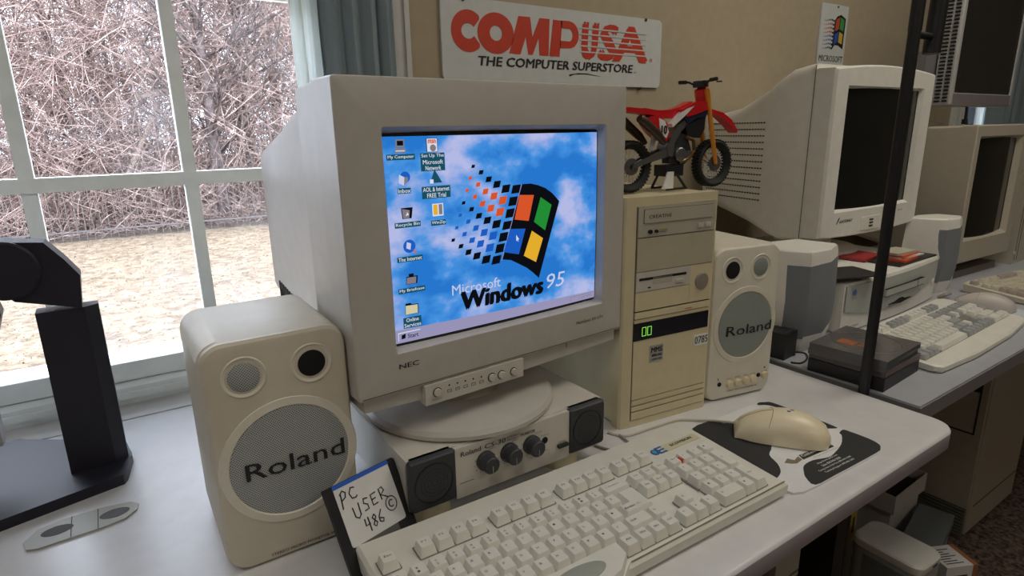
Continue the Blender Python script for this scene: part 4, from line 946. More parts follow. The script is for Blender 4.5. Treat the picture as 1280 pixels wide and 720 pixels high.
pr('shroud_stripe', [(.706, .4380), (.722, .4440), (.752, .4475), (.750, .4380), (.732, .4360), (.716, .4290)], -.0138, .0138, mat('navy_plastic', (0.015, 0.014, 0.05), 0.4))
pr('side_plate', [(.642, .4380), (.662, .4420), (.676, .4300), (.682, .4120), (.676, .4050), (.660, .4160), (.648, .4280)], -.0135, .0135, RED, .0015)
q = MB()
q.prism([(x - .7, z - .335) for x, z in [(.660, .4370), (.671, .4330), (.679, .4180), (.675, .4090), (.667, .4140), (.662, .4240)]], -.0142, -.0134)
q.prism([(x - .7, z - .335) for x, z in [(.700, .4440), (.712, .4500), (.724, .4530), (.705, .4380), (.685, .4240), (.683, .4290)]], -.0154, -.0060)
q.build('white_graphics', WHITE, bk)
MB().text('10', .6645 - .7, .6755 - .7, .4150 - .335, .4265 - .335, -.0146, bold=.05).build('race_number', INK, bk)
EXH = mat('dark_bronze_exhaust', (0.10, 0.075, 0.055), 0.35, metal=0.6)
for y, dx in ((-.0125, .012), (.0115, -.004)):
    MB().tube([P3(.614 + dx, .4370, y), P3(.622 + dx, .4330, y), P3(.650 + dx, .4130, y), P3(.662 + dx, .4020, y * .9)], [.0055, .0068, .0062, .0035], 14).build('muffler', EXH, bk)
pr('frame_spar', [(.683, .3840), (.691, .3820), (.694, .4020), (.706, .4190), (.722, .4310), (.718, .4370), (.700, .4280), (.686, .4110), (.680, .3960)], -.0115, .0115, STEEL, .0015)
pr('engine_block', [(.688, .3730), (.716, .3700), (.732, .3800), (.728, .3960), (.720, .4130), (.706, .4160), (.698, .4000), (.688, .3900)], -.0075, .0075, DARK, .002)
q = MB().lathe([(.0100, -.0075), (.0100, -.0120), (.0085, -.0132), (.003, -.0135)], P3(.7060, .3855), 'y', 24).lathe([(.0060, -.0075), (.0060, -.0110)], P3(.7220, .3850), 'y', 16); q.build('clutch_cover', STEEL, bk)
MB().tube([P3(.7160, .4110, -.009), P3(.7290, .4050, -.012), P3(.7330, .3900, -.011), P3(.7230, .3790, -.010), P3(.7050, .3740, -.010)], .0028, 10).build('exhaust_header', mat('gold_header_pipe', (0.25, 0.15, 0.06), 0.3, metal=0.8), bk)
MB().prism([(x - .7, z - .335) for x, z in [(.618, .3680), (.622, .3760), (.690, .3970), (.694, .3860), (.684, .3830), (.650, .3760)]], -.0105, -.0075, bev=.001).prism([(x - .7, z - .335) for x, z in [(.618, .3680), (.622, .3760), (.690, .3970), (.694, .3860), (.684, .3830), (.650, .3760)]], .0075, .0105, bev=.001).build('swing_arm', STEEL, bk)
MB().cyl(P3(.660, .392, 0), P3(.664, .412, 0), .0035, 10).build('rear_spring', mat('silver_spring', (.6, .6, .62), .3), bk)
for y in (-.0105, .0105):
    MB().tube([P3(.7520, .4780, y), P3(.7560, .4600, y), P3(.7655, .4200, y), P3(.7790, .3690, y)], [.0030, .0030, .0040, .0030], 10).build('fork_leg', ORANGE, bk)
MB().prism([(x - .7, z - .335) for x, z in [(.7485, .4760), (.7560, .4760), (.7600, .4580), (.7530, .4580)]], -.0125, .0125, bev=.001).build('fork_clamp', ORANGE, bk)
q = MB(); q.tube([P3(.7420, .4890, -.0360), P3(.7450, .4880, -.0200), P3(.7500, .4820, -.0080), P3(.7500, .4820, .0080), P3(.7450, .4880, .0200), P3(.7420, .4890, .0360)], .0016, 8)
q.cyl(P3(.7420, .4890, -.0370), P3(.7435, .4885, -.0240), .0028, 10).cyl(P3(.7420, .4890, .0370), P3(.7435, .4885, .0240), .0028, 10); q.box((.0445, -.0110, .1450), (.0535, .0110, .1540), .002)
q.tube([P3(.7500, .4860, -.0290), P3(.7560, .4860, -.0340)], .0010, 6); q.build('handlebar', BLACK, bk)
q = MB()
for y in (-.016, .016):
    q.tube([P3(.6780, .3370, y), P3(.6850, .3560, y * .7), P3(.7020, .3560, y * .7), P3(.7150, .3370, y)], .0020, 8)
q.box((-.0220, -.0125, .0200), (.0120, .0125, .0360), .002); q.box((-.022, -.0180, .0003), (.016, -.0140, .0035), .001).box((-.022, .0140, .0003), (.016, .0180, .0035), .001)
q.build('display_stand', BLACK, bk)
MB().prism([(-.0330, .0030), (-.0120, .0030), (-.0120, .0270), (-.0230, .0270)], -.0190, -.0165, bev=.0008).build('stand_panel', WHITE, bk)

# ================================================================ WALL SIGNS
sg = thing('wall_sign', 'white superstore sign with red lettering on the tan wall', 'sign', (.896, WY - .005, .60))
def SX(x, z): return (x - .896, z - .600)
MB().prism([SX(*p) for p in rr(.5895, 1.2025, .5215, .6785, .012, 6)], -.002, .0035, bev=.0006, seg=1).build('sign_panel', mat('enamel_white', (0.60, 0.62, 0.62), 0.35), sg)
SRED = mat('sign_red', (0.56, 0.055, 0.028), 0.45); m = MB()
def PR(pts, k=0, y=-.0028): m.prism([SX(*p) for p in pts], y, -.0018, m=k)
def ring(cx, cz, rx, rz_, ix, iz, a0, a1, n=36, cut=None):
    for i in range(n):
        t0, t1 = a0 + (a1 - a0) * i / n, a0 + (a1 - a0) * (i + 1) / n
        f_ = lambda x: min(x, cut) if cut else x
        PR([(f_(cx + rx * math.cos(t0)), cz + rz_ * math.sin(t0)), (f_(cx + rx * math.cos(t1)), cz + rz_ * math.sin(t1)), (cx + ix * math.cos(t1), cz + iz * math.sin(t1)), (cx + ix * math.cos(t0), cz + iz * math.sin(t0))])
ring(.6500, .6170, .0390, .0395, .0160, .0145, .62, 2 * PI - .62, 40, cut=.6760)
ring(.7154, .6170, .0440, .0395, .0150, .0145, 0, 2 * PI)
PR([(.7474, .580), (.7718, .6542), (.8017, .6546), (.8075, .6153), (.8265, .6546), (.8534, .6547), (.8503, .580), (.8258, .580), (.8240, .6150), (.8080, .5805), (.7964, .5805), (.7900, .6150), (.7760, .5800)])
PR([(.8531, .580), (.8810, .580), (.8885, .6542), (.8632, .6542)]); PR([(.8850, .6542), (.8850, .6390), (.9080, .6390), (.9080, .6550)]); PR([(.8825, .6130), (.8815, .5975), (.9080, .5985), (.9080, .6130)])
for i in range(12):
    t0, t1 = -PI / 2 + PI * i / 12, -PI / 2 + PI * (i + 1) / 12
    PR([(.908 + .0275 * math.cos(t0), .6265 + .0280 * math.sin(t0)), (.908 + .0275 * math.cos(t1), .6265 + .0280 * math.sin(t1)), (.908 + .010 * math.cos(t1), .6258 + .0130 * math.sin(t1)), (.908 + .010 * math.cos(t0), .6258 + .0130 * math.sin(t0))])
def TT(s_, x0, x1, z0, z1, k, **kw): m.text(s_, x0 - .896, x1 - .896, z0 - .6, z1 - .6, -.0029, k, **kw)
TT('U', .943, .9960, .5800, .6545, 0, bold=.075, shear=.12); TT('S', .9930, 1.0560, .5800, .6545, 0, bold=.075, shear=.12); TT('A', 1.0380, 1.1556, .5800, .6545, 0, bold=.075)
TT('THE COMPUTER SUPERSTORE', .6705, 1.1069, .5535, .5715, 1, bold=.045, shear=.12)
TT('SM', 1.1100, 1.1180, .5530, .5565, 1); TT('R', 1.1655, 1.1690, .5820, .5870, 0)
ring(1.1672, .5845, .0045, .0045, .0038, .0038, 0, 2 * PI, 20)
PR([(.909, .5435), (.935, .5475), (.960, .5478), (1.005, .5420), (.960, .5455), (.925, .5445), (.910, .5395)], 1)
m.build('sign_lettering', [SRED, INK], sg, recalc=False)
m = MB()
for z in (.5935, .6060, .6185, .6310, .6435): m.prism([SX(.938, z - .0014), SX(1.150, z - .0014), SX(1.150, z + .0014), SX(.938, z + .0014)], -.0032, -.0029)
m.build('white_stripes', mat('enamel_white', (0.60, 0.62, 0.62), 0.35), sg)
q = MB()
for x, z in ((.640, .674), (1.145, .6760), (1.135, .5190)): q.lathe([(.0035, .0035), (.0035, -.004), (.002, -.0055)], (x - .896, 0, z - .6), 'y', 12)
q.build('fixing_screws', mat('screw_brass', (.12, .10, .07), .4, metal=.8), sg)

s2 = thing('wall_sign', 'small white sign with coloured window emblem behind the dark monitor', 'sign', (1.976, WY - .004, .70))
MB().prism([(x - 1.976, z - .70) for x, z in rr(1.900, 2.052, .540, .7850, .004, 4)], -.002, .003).build('sign_panel', mat('enamel_white', (0.60, 0.62, 0.62), 0.35), s2)
m = MB(); EM = [INK, mat('emblem_red', (.5, .08, .04), .5), mat('emblem_green', (.05, .30, .07), .5), mat('emblem_blue', (.03, .08, .40), .5), mat('emblem_yellow', (.60, .40, .05), .5)]
def Q(pts, k, y=-.0026): m.prism([(x - 1.976, z - .70) for x, z in pts], y, -.0018, m=k)
Q([(1.978, .740), (1.990, .752), (2.010, .758), (2.040, .748), (2.038, .658), (2.010, .668), (1.990, .668), (1.976, .655)], 0)
Q([(1.984, .742), (2.005, .750), (2.004, .716), (1.983, .708)], 1, -.003); Q([(2.010, .750), (2.032, .744), (2.031, .710), (2.009, .716)], 2, -.003)
Q([(1.983, .700), (2.004, .708), (2.003, .678), (1.982, .668)], 3, -.003); Q([(2.009, .708), (2.031, .702), (2.030, .672), (2.008, .677)], 4, -.003)
for i in range(6):
    for j in range(8):
        x = 1.972 - i * .0095; z = .738 - j * .0115 + .002 * math.sin(i); s_ = .0034 - .0004 * i; k = 0 if j in (0, 7) or i == 0 else (1 if j < 4 else 3)
        Q([(x - s_, z - s_), (x + s_, z - s_ * .8), (x + s_, z + s_), (x - s_, z + s_ * .8)], k)
m.build('window_emblem', EM, s2)
MB().text('MICROSOFT', 1.908 - 1.976, 2.045 - 1.976, .618 - .70, .636 - .70, -.0026, bold=.01).build('sign_lettering', INK, s2)
q = MB().lathe([(.003, .003), (.003, -.004)], (0.012, 0, .079), 'y', 10).build('fixing_screw', mat('screw_brass', (.12, .10, .07), .4, metal=.8), s2)

# ================================================================ LIGHT STAND POLE
PX, PY = .9815, .436
po = thing('light_stand', 'tall black pole stand rising between the two desks', 'stand', (PX, PY, FZ))
MB().cyl((0, 0, .01), (0, 0, 1.30), .0082, 20).build('lower_pole', BLACK, po)
MB().cyl((0, 0, 1.29), (0, 0, 2.30), .0088, 20).build('upper_pole', BLACK, po)
MB().lathe([(.105, 0), (.105, .008), (.02, .016), (.012, .03)], (0, 0, 0), 'z', 40).build('base_plate', BLACK, po)
q = MB().cyl((0, 0, 1.285), (.056, 0, 1.285), .0050, 12); q.build('side_link', BLACK, po)
q = MB().cyl((.060, 0, 1.262), (.066, 0, 1.420), .0118, 20, .0118).cyl((.066, 0, 1.420), (.070, 0, 1.62), .0085, 16); q.build('side_arm', BLACK, po)

# ================================================================ ITEMS ON THE RIGHT DESK
def satellite(label, loc, rz, w, d, h, zoff=0.0):
    t = thing('computer_speaker', label, 'speaker', loc, rz)
    def sec(z, f_, b_):  # plan view: ridge at front left
        return [(0.0 + f_, -.002 + f_, z), (w * .5, -.010 + f_, z), (w - f_, .004 + f_, z), (w - f_ * 2, d - b_, z), (w * .3, d + .035 - b_ * 2, z), (-w * .28 + f_, d + .01 - b_, z), (-w * .12 + f_, d * .35, z)]
    m = MB(); m.loft([sec(.0, .010, .014), sec(h * .12, .003, .006), sec(h * .5, 0, 0), sec(h * .93, .002, .004), sec(h - .003, .004, .010), sec(h, .007, .014)], bev=0)
    m.build('cabinet', OFFW, t, smooth=0.35)
    g_ = MB(); 
    a = [(-w * .115, .030), (0.0, -.0035), (w * .5, -.0118), (w * .995, .0025)]
    rows = []
    for k, z in enumerate((h * .15, h * .3, h * .5, h * .7, h * .86)):
        e = (.005, .001, 0, .0012, .0022)[k]; rows.append([(x + (e * .5 if i == 0 else 0) - (e if i == 3 else 0), y + e, z + (0, 0, 0.002, 0.004)[i] * (1 if z > h / 2 else -1)) for i, (x, y) in enumerate(a)] + [(x, y + e + .004, z) for x, y in reversed(a)])
    g_.loft(rows); g_.build('grille', LGREY, t, smooth=0.5)
    return t
satellite('white computer speaker with grey grille left of the desktop computer', (1.056, .590, 0), .08, .125, .10, .1986)
satellite('white computer speaker with grey grille right of the desktop computer', (1.722, .626, 0), -.01, .104, .075, .1915)
ad = thing('power_adapter', 'black power adapter on the grey desk behind the knobbed speaker', 'adapter', (1.02, .612, 0), .1)
m = MB().box((-.022, -.020, 0), (.022, .040, .050), .006, 3).build('adapter_body', BLACK, ad)
q = MB()
for i in range(5): q.box((-.018, -.015 + i * .010, .0500), (.018, -.011 + i * .010, .0508))
q.build('adapter_ribs', DARK, ad)
cable('black_cable', 'thin black cable looped beside the power adapter', [(1.035, .590, .004), (1.052, .600, .002), (1.062, .585, .002), (1.040, .568, .002), (1.010, .562, .002), (.998, .575, .002)], .0015)

# CD cases
def cdcase(label, z, h, x, y, rz, body, spine, grp='compact disc cases stacked beside the pale keyboard', art=False, w=.142, d=.125):
    t = thing('disc_case', label, 'disc case', (x, y, z), rz, grp)
    m = MB().box((0, 0, 0), (w, d, h), .0008, 1, m=0); m.build('case', [body], t)
    MB().box((.0015, -.0003, .0012), (w - .0015, d + .0003, h - .0012)).build('inlay', spine, t)
    if art:
        q = MB(); q.lathe([(.052, .0), (.053, .0004), (.055, .0004), (.056, 0)], (w / 2 + .004, d / 2, h), 'z', 48, cap=False); q.lathe([(.018, .0), (.018, .0004), (.020, .0004), (.020, 0)], (w / 2 + .004, d / 2, h), 'z', 32, cap=False); q.build('disc_rim', STEEL, t)
        q = MB(); q.text('OH', .036, .062, .068, .098, h + .0005, plane='z', bold=.06, shear=.2); q.text('H', .044, .060, .040, .064, h + .0005, plane='z', bold=.06); q.build('cover_art', mat('orange_art', (.42, .14, .05), .5), t, recalc=False)
    return t
CC = mat('smoky_case_plastic', (.09, .08, .082), .2); CI = mat('dark_inlay', (.02, .02, .022), .5); CM = mat('mauve_inlay', (.12, .07, .07), .5); CLR = mat('grey_clear_plastic', (.11, .10, .10), .15)
cdcase('black double disc case at the bottom of the case stack', 0, .0230, 1.000, .4150, .06, BLACK, CI)
cdcase('dark disc case with mauve spine, second from the bottom of the stack', .0232, .0102, 1.002, .4165, .05, CC, CM)
cdcase('smoky clear disc case in the middle of the stack', .0336, .0100, .999, .4150, .09, CLR, CI)
cdcase('clear disc case with orange cover art topping the stack', .0438, .0102, .997, .4135, .075, CLR, CI, art=True)

# desktop computer
pc = thing('desktop_computer', 'low white desktop computer under the dark curved monitor', 'computer', (1.222, .600, 0), .020)
w, d, h = .447, .40, .1085
fr_ = lambda x, b_: b_ - .012 * math.sin(PI * x / w)
m = MB(); loops = []
for z, i in ((.0, .004), (.004, 0), (h - .006, 0), (h - .001, .002), (h, .006)):
    loops.append([(x, fr_(x, .006) + i, z) for x in [i + (w - 2 * i) * k / 12 for k in range(13)]] + [(w - i, d, z), (i, d, z)])
m.loft(loops); m.build('case', OFFW, pc, smooth=0.4)
m = MB(); pts = []
curve = lambda x: .029 + .030 * ((x - .17) / .27) ** 2 if x > .17 else .029 + .02 * ((.17 - x) / .17) ** 2
N = 24
G0 = [(x, fr_(x, .0035), curve(x)) for x in [.004 + (w - .008) * k / N for k in range(N + 1)]]; G1 = [(x, fr_(x, .0035), h - .007) for x in [.004 + (w - .008) * k / N for k in range(N + 1)]]
m.loft([G0, G1, [(x, y + .004, z) for x, y, z in G1], [(x, y + .004, z) for x, y, z in G0], G0], cap0=False, cap1=False, closed=False); m.build('grey_fascia', PCG, pc, smooth=0.5)
q = MB().box((.150, -.0120, .0600), (.335, -.0020, .0755), .0015); tr_o = q.build('disc_tray', PCG, pc)
q = MB().box((.149, -.0125, .0590), (.336, -.0020, .0600)).box((.149, -.0125, .0755), (.336, -.002, .0760)).box((.302, -.0126, .060), (.3026, -.002, .0755)); q.build('tray_gap', HOLE, pc)
m = MB().prism([(.175, .0370), (.205, .0395), (.222, .0440), (.240, .0440), (.252, .0395), (.285, .0370), (.252, .0345), (.230, .0325), (.210, .0345)], -.0105, -.006); m.build('floppy_slot', HOLE, pc)
q = MB(); q.lathe([(.006, .0), (.006, -.001), (.0045, -.001), (.0045, 0)], (.030, -.001, .088), 'y', 20, cap=False); q.text('e', .026, .034, .083, .092, -.0025, bold=.03); q.text('pentium', .021, .040, .0745, .0775, -.0025); q.build('processor_logo', mat('cobalt_print', (.03, .12, .40), .5), pc)
q = MB().text('GATEWAY', .018, .060, .0120, .0165, -.0025, bold=.02); q.build('brand_lettering', INK, pc)
q = MB().lathe([(.0065, 0), (.0065, -.003), (.005, -.0035)], (w - .022, .004, .050), 'y', 18).build('power_button', OFFW, pc)

# dark curved monitor on it
cr2 = thing('crt_monitor', 'white tube monitor with dark screen standing on the desktop computer', 'monitor', (1.2861, .7069, 0), -.0221)
w, z0, z1 = .4258, .1720, .5495
def arch(i, y, n=12, top=.012):
    pts = []
    for k in range(n + 1): x = i + (w - 2 * i) * k / n; pts.append((x, y, z1 - i - top * ((2 * k / n - 1) ** 2)))
    for k in range(n + 1): x = w - i - (w - 2 * i) * k / n; pts.append((x, y, z0 + i + .008 * ((2 * k / n - 1) ** 2)))
    return pts
def inner(x0, x1, a, c, y, n=12):
    return [(x0 + (x1 - x0) * k / n, y, c) for k in range(n + 1)] + [(x1 - (x1 - x0) * k / n, y, a) for k in range(n + 1)]
m = MB(); m.loft([arch(.0, .047), arch(-.0015, .040), arch(0, .006), arch(.004, .0), inner(.048, .378, .2330, .5035, 0), inner(.054, .372, .2390, .4980, .010)], cap0=False, cap1=False); m.build('bezel', OFFW, cr2, smooth=0.5)
n = 16; m = MB(); G = [[m.bm.verts.new((.050 + .326 * i / n, .0115 - .006 * (1 - (2 * i / n - 1) ** 2), .236 + .265 * j / n)) for i in range(n + 1)] for j in range(n + 1)]
for a, b_ in zip(G, G[1:]):
    for i in range(n): m.bm.faces.new((a[i], a[i + 1], b_[i + 1], b_[i]))
m.build('screen', GLASSD, cr2, smooth=2)
# housing: side profile lofted across the width
top_ = [(.047, .5495), (.07, .5500), (.105, .5440), (.140, .5260), (.170, .5070), (.21, .4890), (.26, .4690), (.32, .4600), (.37, .4550)]
bot_ = [(.047, .1740), (.07, .1700), (.105, .1640), (.140, .1700), (.170, .1800), (.21, .1920), (.26, .2030), (.32, .2150), (.37, .2300)]
m = MB(); loops = []
for (y, zt), (_, zb2) in zip(top_, bot_):
    i = .001 + max(0, (y - .12)) * .20; r = .02 + max(0, y - .05) * .06
    loops.append([(p[0], y, p[1]) for p in rr(i, w - i, zb2, zt, r if y > .05 else .008, 4)])
m.loft(loops); m.build('rear_housing', OFFW, cr2, smooth=0.5)
m = MB()
for k in range(13):
    z = .2500 + k * .0150
    for j in range(22):
        y = .165 + j * .0088; x = .001 + (y - .12) * .20
        if y < .165 + .02 * 0: continue
        m.box((x - .0012, y, z), (x + .003, y + .0044, z + .0026))
vs_ = m.build('vent_slots', HOLE, cr2); vs_['kind'] = 'stuff'
m = MB().box((-.0008, .0465, .176), (.0004, .0478, .546)).build('bezel_seam', mat('seam_shadow', (0.10, 0.09, 0.08), 0.8), cr2)
m = MB().prism(rr(.168, .250, .1830, .2140, .002, 3), -.002, .004).build('control_door', OFFW, cr2)
q = MB()
for i in range(3): q.box((.200, -.0028, .189 + i * .0075), (.216, -.0020, .193 + i * .0075))
q.build('control_marks', DARK, cr2)
q = MB().text('GATEWAY', .0740, .1280, .2085, .2150, -.0006, bold=.03, shear=.2); q.prism([(.062, .206), (.069, .219), (.075, .222), (.068, .212)], -.0008, 0); q.text('EV700', .330, .352, .216, .2195, -.0006); q.build('brand_lettering', INK, cr2)
MB().lathe([(.13, .1090), (.135, .114), (.128, .122), (.07, .135), (.06, .175)], (w / 2, .17, 0), 'z', 48).build('swivel_base', OFFW, cr2)

# papers on the desktop computer
def sheet(name, label, x, y, z, w_, d_, h_, rz, mt, cat='paper'):
    o = MB().box((-w_ / 2, -d_ / 2, 0), (w_ / 2, d_ / 2, h_), .0004, 1).build(name, mt, None, (x, y, z), (0, 0, rz)); return tag(o, label, cat)
ORP = mat('orange_card', (.60, .10, .03), .6); WHP = mat('white_paper', (.66, .66, .64), .8)
sheet('folder', 'black folder under the orange cards on the desktop computer', 1.565, .650, .1090, .20, .07, .0035, .03, BLACK, 'folder')
sheet('card', 'orange card lying lowest on the black folder', 1.545, .648, .1130, .10, .055, .006, .10, ORP, 'card')
sheet('card', 'white card between the two orange cards', 1.555, .650, .1192, .10, .05, .003, -.08, WHP, 'card')
sheet('card', 'upper orange card in the small pile', 1.550, .652, .1224, .09, .05, .005, .05, mat('bright_orange_card', (.72, .14, .05), .6), 'card')
sheet('notepad', 'cream notepad topping the small pile of cards', 1.540, .655, .1276, .085, .05, .005, -.05, mat('cream_paper', (.45, .42, .33), .8), 'notepad')
sheet('paper_sheet', 'dark sheet jutting out beside the left white speaker', 1.265, .635, .1200, .13, .09, .002, -.35, BLACK)
sheet('envelope', 'red card edge showing under the dark monitor', 1.500, .715, .1110, .10, .06, .006, .05, mat('deep_red_card', (.35, .03, .03), .6), 'card')

# third tube monitor
c3 = thing('crt_monitor', 'beige tube monitor with dark screen, second from the right edge', 'monitor', (1.8816, .6511, 0), -.0425)
BG3 = mat('warm_beige_plastic', (.42, .38, .31), .5, bump=.1, bscale=900); w, z0, z1 = .3305, .050, .417
m = MB(); m.loft([R4(0, w, z0, z1, .004, .035), R4(0, w, z0, z1, .004, .003), R4(.003, w - .003, z0 + .003, z1 - .003, .004, 0), R4(.022, .288, .110, .388, .004, 0), R4(.030, .280, .118, .380, .006, .014)], cap0=False, cap1=False); m.build('bezel', BG3, c3, smooth=0.5)
m = MB(); G = [[m.bm.verts.new((.027 + .256 * i / n, .0155 - .008 * (1 - (2 * i / n - 1) ** 2), .114 + .270 * j / n)) for i in range(n + 1)] for j in range(n + 1)]
for a, b_ in zip(G, G[1:]):
    for i in range(n): m.bm.faces.new((a[i], a[i + 1], b_[i + 1], b_[i]))
m.build('screen', GLASSD, c3, smooth=2)
m = MB(); m.loft([R4(.001, w - .001, z0, z1 - .001, .006, .035), R4(.002, w - .002, z0 + .001, z1 - .003, .008, .12), R4(.012, w - .012, z0 + .01, z1 - .02, .012, .13), R4(.04, w - .04, .09, z1 - .05, .02, .34)]); m.build('rear_housing', BG3, c3, smooth=0.5)
m = MB().box((-.005, .02, 0), (w - .02, .30, .020), .005).box((.08, .06, .019), (w - .08, .24, .055), .005); m.build('stand_base', mat('brown_grey_plastic', (.16, .13, .11), .5), c3)
t3 = thing('computer_tower', 'beige computer case cut off at the right edge', 'computer', (2.262, .640, 0), 0)
MB().box((0, 0, 0), (.21, .38, .395), .005).build('case', BG3, t3)
m = MB()
for x in (.02, .04): m.box((x, -.0008, .01), (x + .0012, .001, .385))
m.build('panel_gap', HOLE, t3)
MB().lathe([(.005, 0), (.005, -.003)], (.012, 0, .035), 'y', 12).build('button', GREY2, t3)

# flat panel
lc = thing('flat_panel_monitor', 'light grey flat panel monitor with dark screen at top right', 'monitor', (2.024, .780, .4175), 0.0)
Z = .0540; T_ = Matrix.Translation((0, 0, 0)) @ Matrix.Rotation(-.02, 4, 'Y')
m = MB(); m.loft([R4(-.004, .455, Z - .002, .40, .006, .045), R4(0, .447, Z, .395, .006, .004), R4(.003, .444, Z + .003, .392, .006, 0), R4(.016, .431, Z + .034, .380, .003, 0), R4(.017, .430, Z + .035, .379, .003, .003)], cap1=False); m.build('panel_frame', mat('panel_silver', (.42, .42, .42), .4), lc, smooth=0.5)
MB().box((.012, -.0006, Z + .004), (.435, .0002, Z + .032), 0).build('lower_bezel', mat('mauve_grey_bezel', (.19, .165, .175), .5), lc)
MB().box((.015, .0025, Z + .033), (.432, .0045, .381)).build('screen', mat('dark_matte_screen', (.022, .020, .020), .35), lc)
m = MB()
for k in range(34):
    z = Z + .010 + k * .0098; 
    m.box((-.0048, .008, z), (-.0008, .020, z + .0045)); m.box((-.0055, .026, z), (-.0018, .040, z + .0045))
vv = m.build('vent_slots', HOLE, lc)
q = MB().box((-.065, .058, .004), (.005, .085, .10), .003).box((-.065, .05, .09), (.20, .085, .20), .003); q.build('stand_neck', mat('grey_stand', (.17, .165, .165), .5), lc)
MB().box((-.09, .03, .0005), (.06, .15, .006), .002).build('stand_foot', mat('grey_stand', (.17, .165, .165), .5), lc)
q = MB().tube([(.20, .03, .056), (.205, .03, .03), (.203, .03, .006)], .004, 8).box((.196, .024, .0006), (.210, .036, .016), .002); q.build('signal_cable', BLACK, lc)

mouse('mouse', 'pale mouse between the two right-hand keyboards', (1.668, .505, .0022), .35, mat('pinkish_mouse_plastic', (.50, .45, .42), .4), .118, .062, .036)
mp2 = MB().prism(rr(-.06, .05, -.05, .06, .01, 4), 0, .0018, 'z').build('mouse_pad', mat('white_pad_cloth', (.55, .57, .62), .7), None, (1.668, .455, 0)); tag(mp2, 'white mouse pad under the pale mouse at right', 'mouse pad')
cable('coiled_cable', 'coiled beige cable between the desktop computer and right speaker', [(1.662, .600, .008), (1.668, .585, .016), (1.676, .600, .008), (1.684, .585, .016), (1.690, .600, .008), (1.700, .588, .014), (1.708, .602, .006)], .004, mat('taupe_cable', (.30, .25, .21), .5))

# ================================================================ BLACK MONITOR STAND AT LEFT
ls = thing('monitor_stand', 'black monitor arm stand on the left end of the desk', 'monitor stand', (-.064, .880, 0), .0)
BS = mat('satin_black_stand', (.016, .015, .024), .5, spec=.35)
bp = [(-.250, -.115), (.028, -.046), (.032, -.038), (.040, .012), (.034, .060), (-.09, .150), (-.25, .150)]
MB().prism(bp, .0, .0135, 'z', bev=.0015).build('base_plate', BS, ls)
MB().prism([(-.026, -.006), (.022, -.006), (.036, .004), (.036, .022), (-.026, .022)], .0135, .2250, 'z', bev=.0015).build('column', BS, ls)
hp = [(-.041, .243), (.020, .2252), (.0245, .2650), (.012, .2860), (-.004, .3080), (-.040, .3120), (-.110, .3080), (-.110, .262), (-.052, .258)]
MB().prism(hp, -.010, .026, bev=.002).build('head_block', BS, ls, smooth=0.5)
MB().lathe([(.030, .028), (.0335, .026), (.0335, -.014), (.031, -.0165)], (-.044, 0, .2800), 'y', 40).build('pivot_drum', BS, ls)
MB().prism([(-.112, .308), (-.068, .300), (-.056, .230), (-.064, .205), (-.085, .195), (-.112, .200)], -.006, .022, bev=.003).build('support_arm', BS, ls)
pn = MB().box((-.47, .024, .060), (-.087, .050, .42), .006)
pn.build('display_panel', mat('silver_panel_back', (.35, .33, .33), .5), ls)

# ================================================================ UNDER THE RIGHT DESK
ut = thing('server_tower', 'big beige tower computer on the floor under the grey desk', 'computer', (1.879, .519, FZ), 0)
UB = mat('dim_beige_case', (.36, .32, .25), .5)
MB().box((.012, .0, .02), (.367, .50, .635), .006).build('case', UB, ut)
MB().box((0, .003, .105), (.0125, .497, .630), .005).build('front_panel', UB, ut)
MB().box((.004, .010, .0), (.360, .49, .0205), .002).build('plinth', mat('dark_plinth', (.10, .09, .075), .6), ut)
for k in range(9): MB().box((-.001, .005, .016 + k * .0100), (.013, .495, .0222 + k * .0100), .001).build('vent_rib', mat('olive_vent', (.13, .13, .10), .6), ut)
m = MB()
for a, b_, c, e_ in ((.018, .28, .330, .334), (.018, .28, .52, .524), (.018, .022, .33, .524), (.276, .28, .33, .524)): m.box((-.0008, a, c), (.001, b_, e_))
m.box((-.0008, .022, .455), (.001, .276, .52)); m.build('drive_bay_gap', HOLE, ut)
MB().box((.04, -.0012, .10), (.36, .0005, .104), 0).build('side_groove', mat('dark_plinth', (.10, .09, .075), .6), ut)

sb_ = thing('subwoofer', 'white rounded speaker box with grey ribbed sides on the floor', 'speaker', (1.388, .500, FZ), -.03)
lo = lambda i, z: [(p[0], p[1], z) for p in rr(-.052 + i, .052 - i, -.076 + i, .076 - i, .024, 6)]
MB().loft([lo(.001, .004), lo(0, .02), lo(0, .205), lo(.001, .207)]).build('cabinet', mat('grey_green_cabinet', (.24, .25, .23), .6, bump=.3, bscale=2000), sb_)
MB().loft([lo(.0, .207), lo(-.001, .209), lo(-.001, .225), lo(.002, .229), lo(.006, .230)]).build('top_cap', OFFW, sb_)
m = MB()
for k in range(30): m.box((-.0530, -.045 + k * .003, .03), (-.0515, -.0436 + k * .003, .195))
g__ = m.build('side_ribs', mat('grille_dark_grey', (.14, .145, .14), .6), sb_)
MB().box((.0, -.0772, .212), (.022, -.0760, .218)).build('label_print', mat('navy_print', (0.02, 0.04, 0.20), 0.4), sb_)

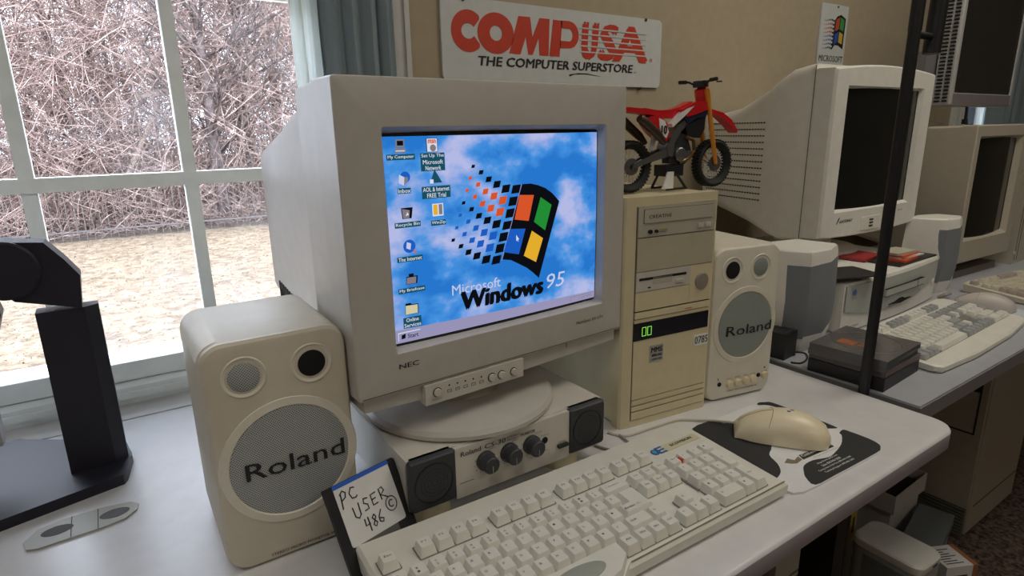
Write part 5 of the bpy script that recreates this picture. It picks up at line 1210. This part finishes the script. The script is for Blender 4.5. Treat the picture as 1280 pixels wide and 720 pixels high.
def carton(name, label, x, y, w_, d_, h_, rz, mt, z=FZ, cat='box', grp=None, open_=False, print_=None):
    t = thing(name, label, cat, (x, y, z), rz, grp); th = .003
    if not open_: MB().box((0, 0, 0), (w_, d_, h_), .0015).build('carton', mt, t)
    else:
        m = MB().box((0, 0, 0), (w_, d_, th)); m.box((0, 0, th), (w_, th, h_)).box((0, d_ - th, th), (w_, d_, h_)).box((0, th, th), (th, d_ - th, h_)).box((w_ - th, th, th), (w_, d_ - th, h_)); m.build('carton', mt, t)
        q = MB(); e = .010; q.box((-e, -e, h_ - .02), (w_ + e, -e + th, h_ + .035)).box((-e, d_ + e - th, h_ - .02), (w_ + e, d_ + e, h_ + .035)).box((-e, -e + th, h_ - .02), (-e + th, d_ + e - th, h_ + .035)).box((w_ + e - th, -e + th, h_ - .02), (w_ + e, d_ + e - th, h_ + .035)); q.build('rim', mt, t)
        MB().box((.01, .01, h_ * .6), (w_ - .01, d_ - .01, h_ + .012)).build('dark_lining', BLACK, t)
    if print_: print_(t)
    return t
WB = mat('white_cardboard', (.55, .54, .50), .8)
carton('carton', 'small white open carton on the floor behind the white speaker box', 1.656, .622, .180, .13, .150, .03, WB, open_=True)
GF = mat('slate_grey_plastic', (.17, .19, .20), .5)
t = thing('binder', 'slate grey binder lying on the floor in front of the white carton', 'binder', (1.625, .490, FZ), .2)
MB().box((0, 0, .065), (.22, .085, .095), .003).build('cover', GF, t); MB().box((.005, .005, .0), (.21, .08, .065), .002).build('page_block', mat('grey_paper_edges', (.34, .34, .32), .8), t)
def news(t):
    q = MB()
    for i in range(3):
        for j in range(8): q.box((.012 + i * .045, -.0006, .04 + j * .022), (.048 + i * .045, 0, .052 + j * .022 - (j % 2) * .006))
    q.build('printed_columns', mat('faded_print', (.16, .15, .13), .8), t); q = MB().box((.105, -.0007, .175), (.140, 0, .20)).build('orange_print', ORP, t)
carton('printed_carton', 'printed white carton on the floor left of the pole', 1.070, .60, .155, .06, .250, .0, mat('newsprint_board', (.46, .44, .38), .8), print_=news)
def yel(t): MB().box((.004, -.0008, .150), (.086, 0, .232)).build('yellow_print', mat('yellow_board', (.50, .36, .03), .7), t); q = MB(); [q.box((.01 + k * .02, -.0014, .17), (.018 + k * .02, -.0006, .215)) for k in range(4)]; q.build('dark_print', DARK, t)
carton('software_box', 'white software box with yellow band under the desk', 1.352, .615, .090, .05, .238, .0, mat('pale_board', (.48, .47, .42), .8), print_=yel)
t = thing('label_box', 'brown cardboard box with white printed label on the carpet', 'box', (1.535, .440, FZ), -.45)
MB().box((0, 0, 0), (.085, .075, .13), .002).build('carton', mat('brown_cardboard', (.30, .12, .05), .8), t); MB().box((-.0012, -.0012, .0), (.070, .073, .1312)).build('paper_label', WHP, t)
q = MB()
for j in range(7): q.box((.008, .010 + j * .008, .1312), (.055 - (j % 3) * .010, .0125 + j * .008, .1315)); q.box((.008, -.0016, .03 + j * .012), (.058, -.0012, .034 + j * .012))
q.build('label_print', INK, t)
t = thing('cable_bundle', 'small heap of black cables on the floor beside the white speaker box', 'cable', (1.66, .455, FZ)); random.seed(4)
P = [Vector((random.uniform(-.04, .04), random.uniform(-.03, .03), .006 + random.uniform(0, .06))) for i in range(16)]; pp = []
for i in range(len(P) - 1):
    for j in range(5): pp.append(P[i].lerp(P[i + 1], j / 5))
MB().tube(pp, .004, 6).build('black_cables', BLACK, t)
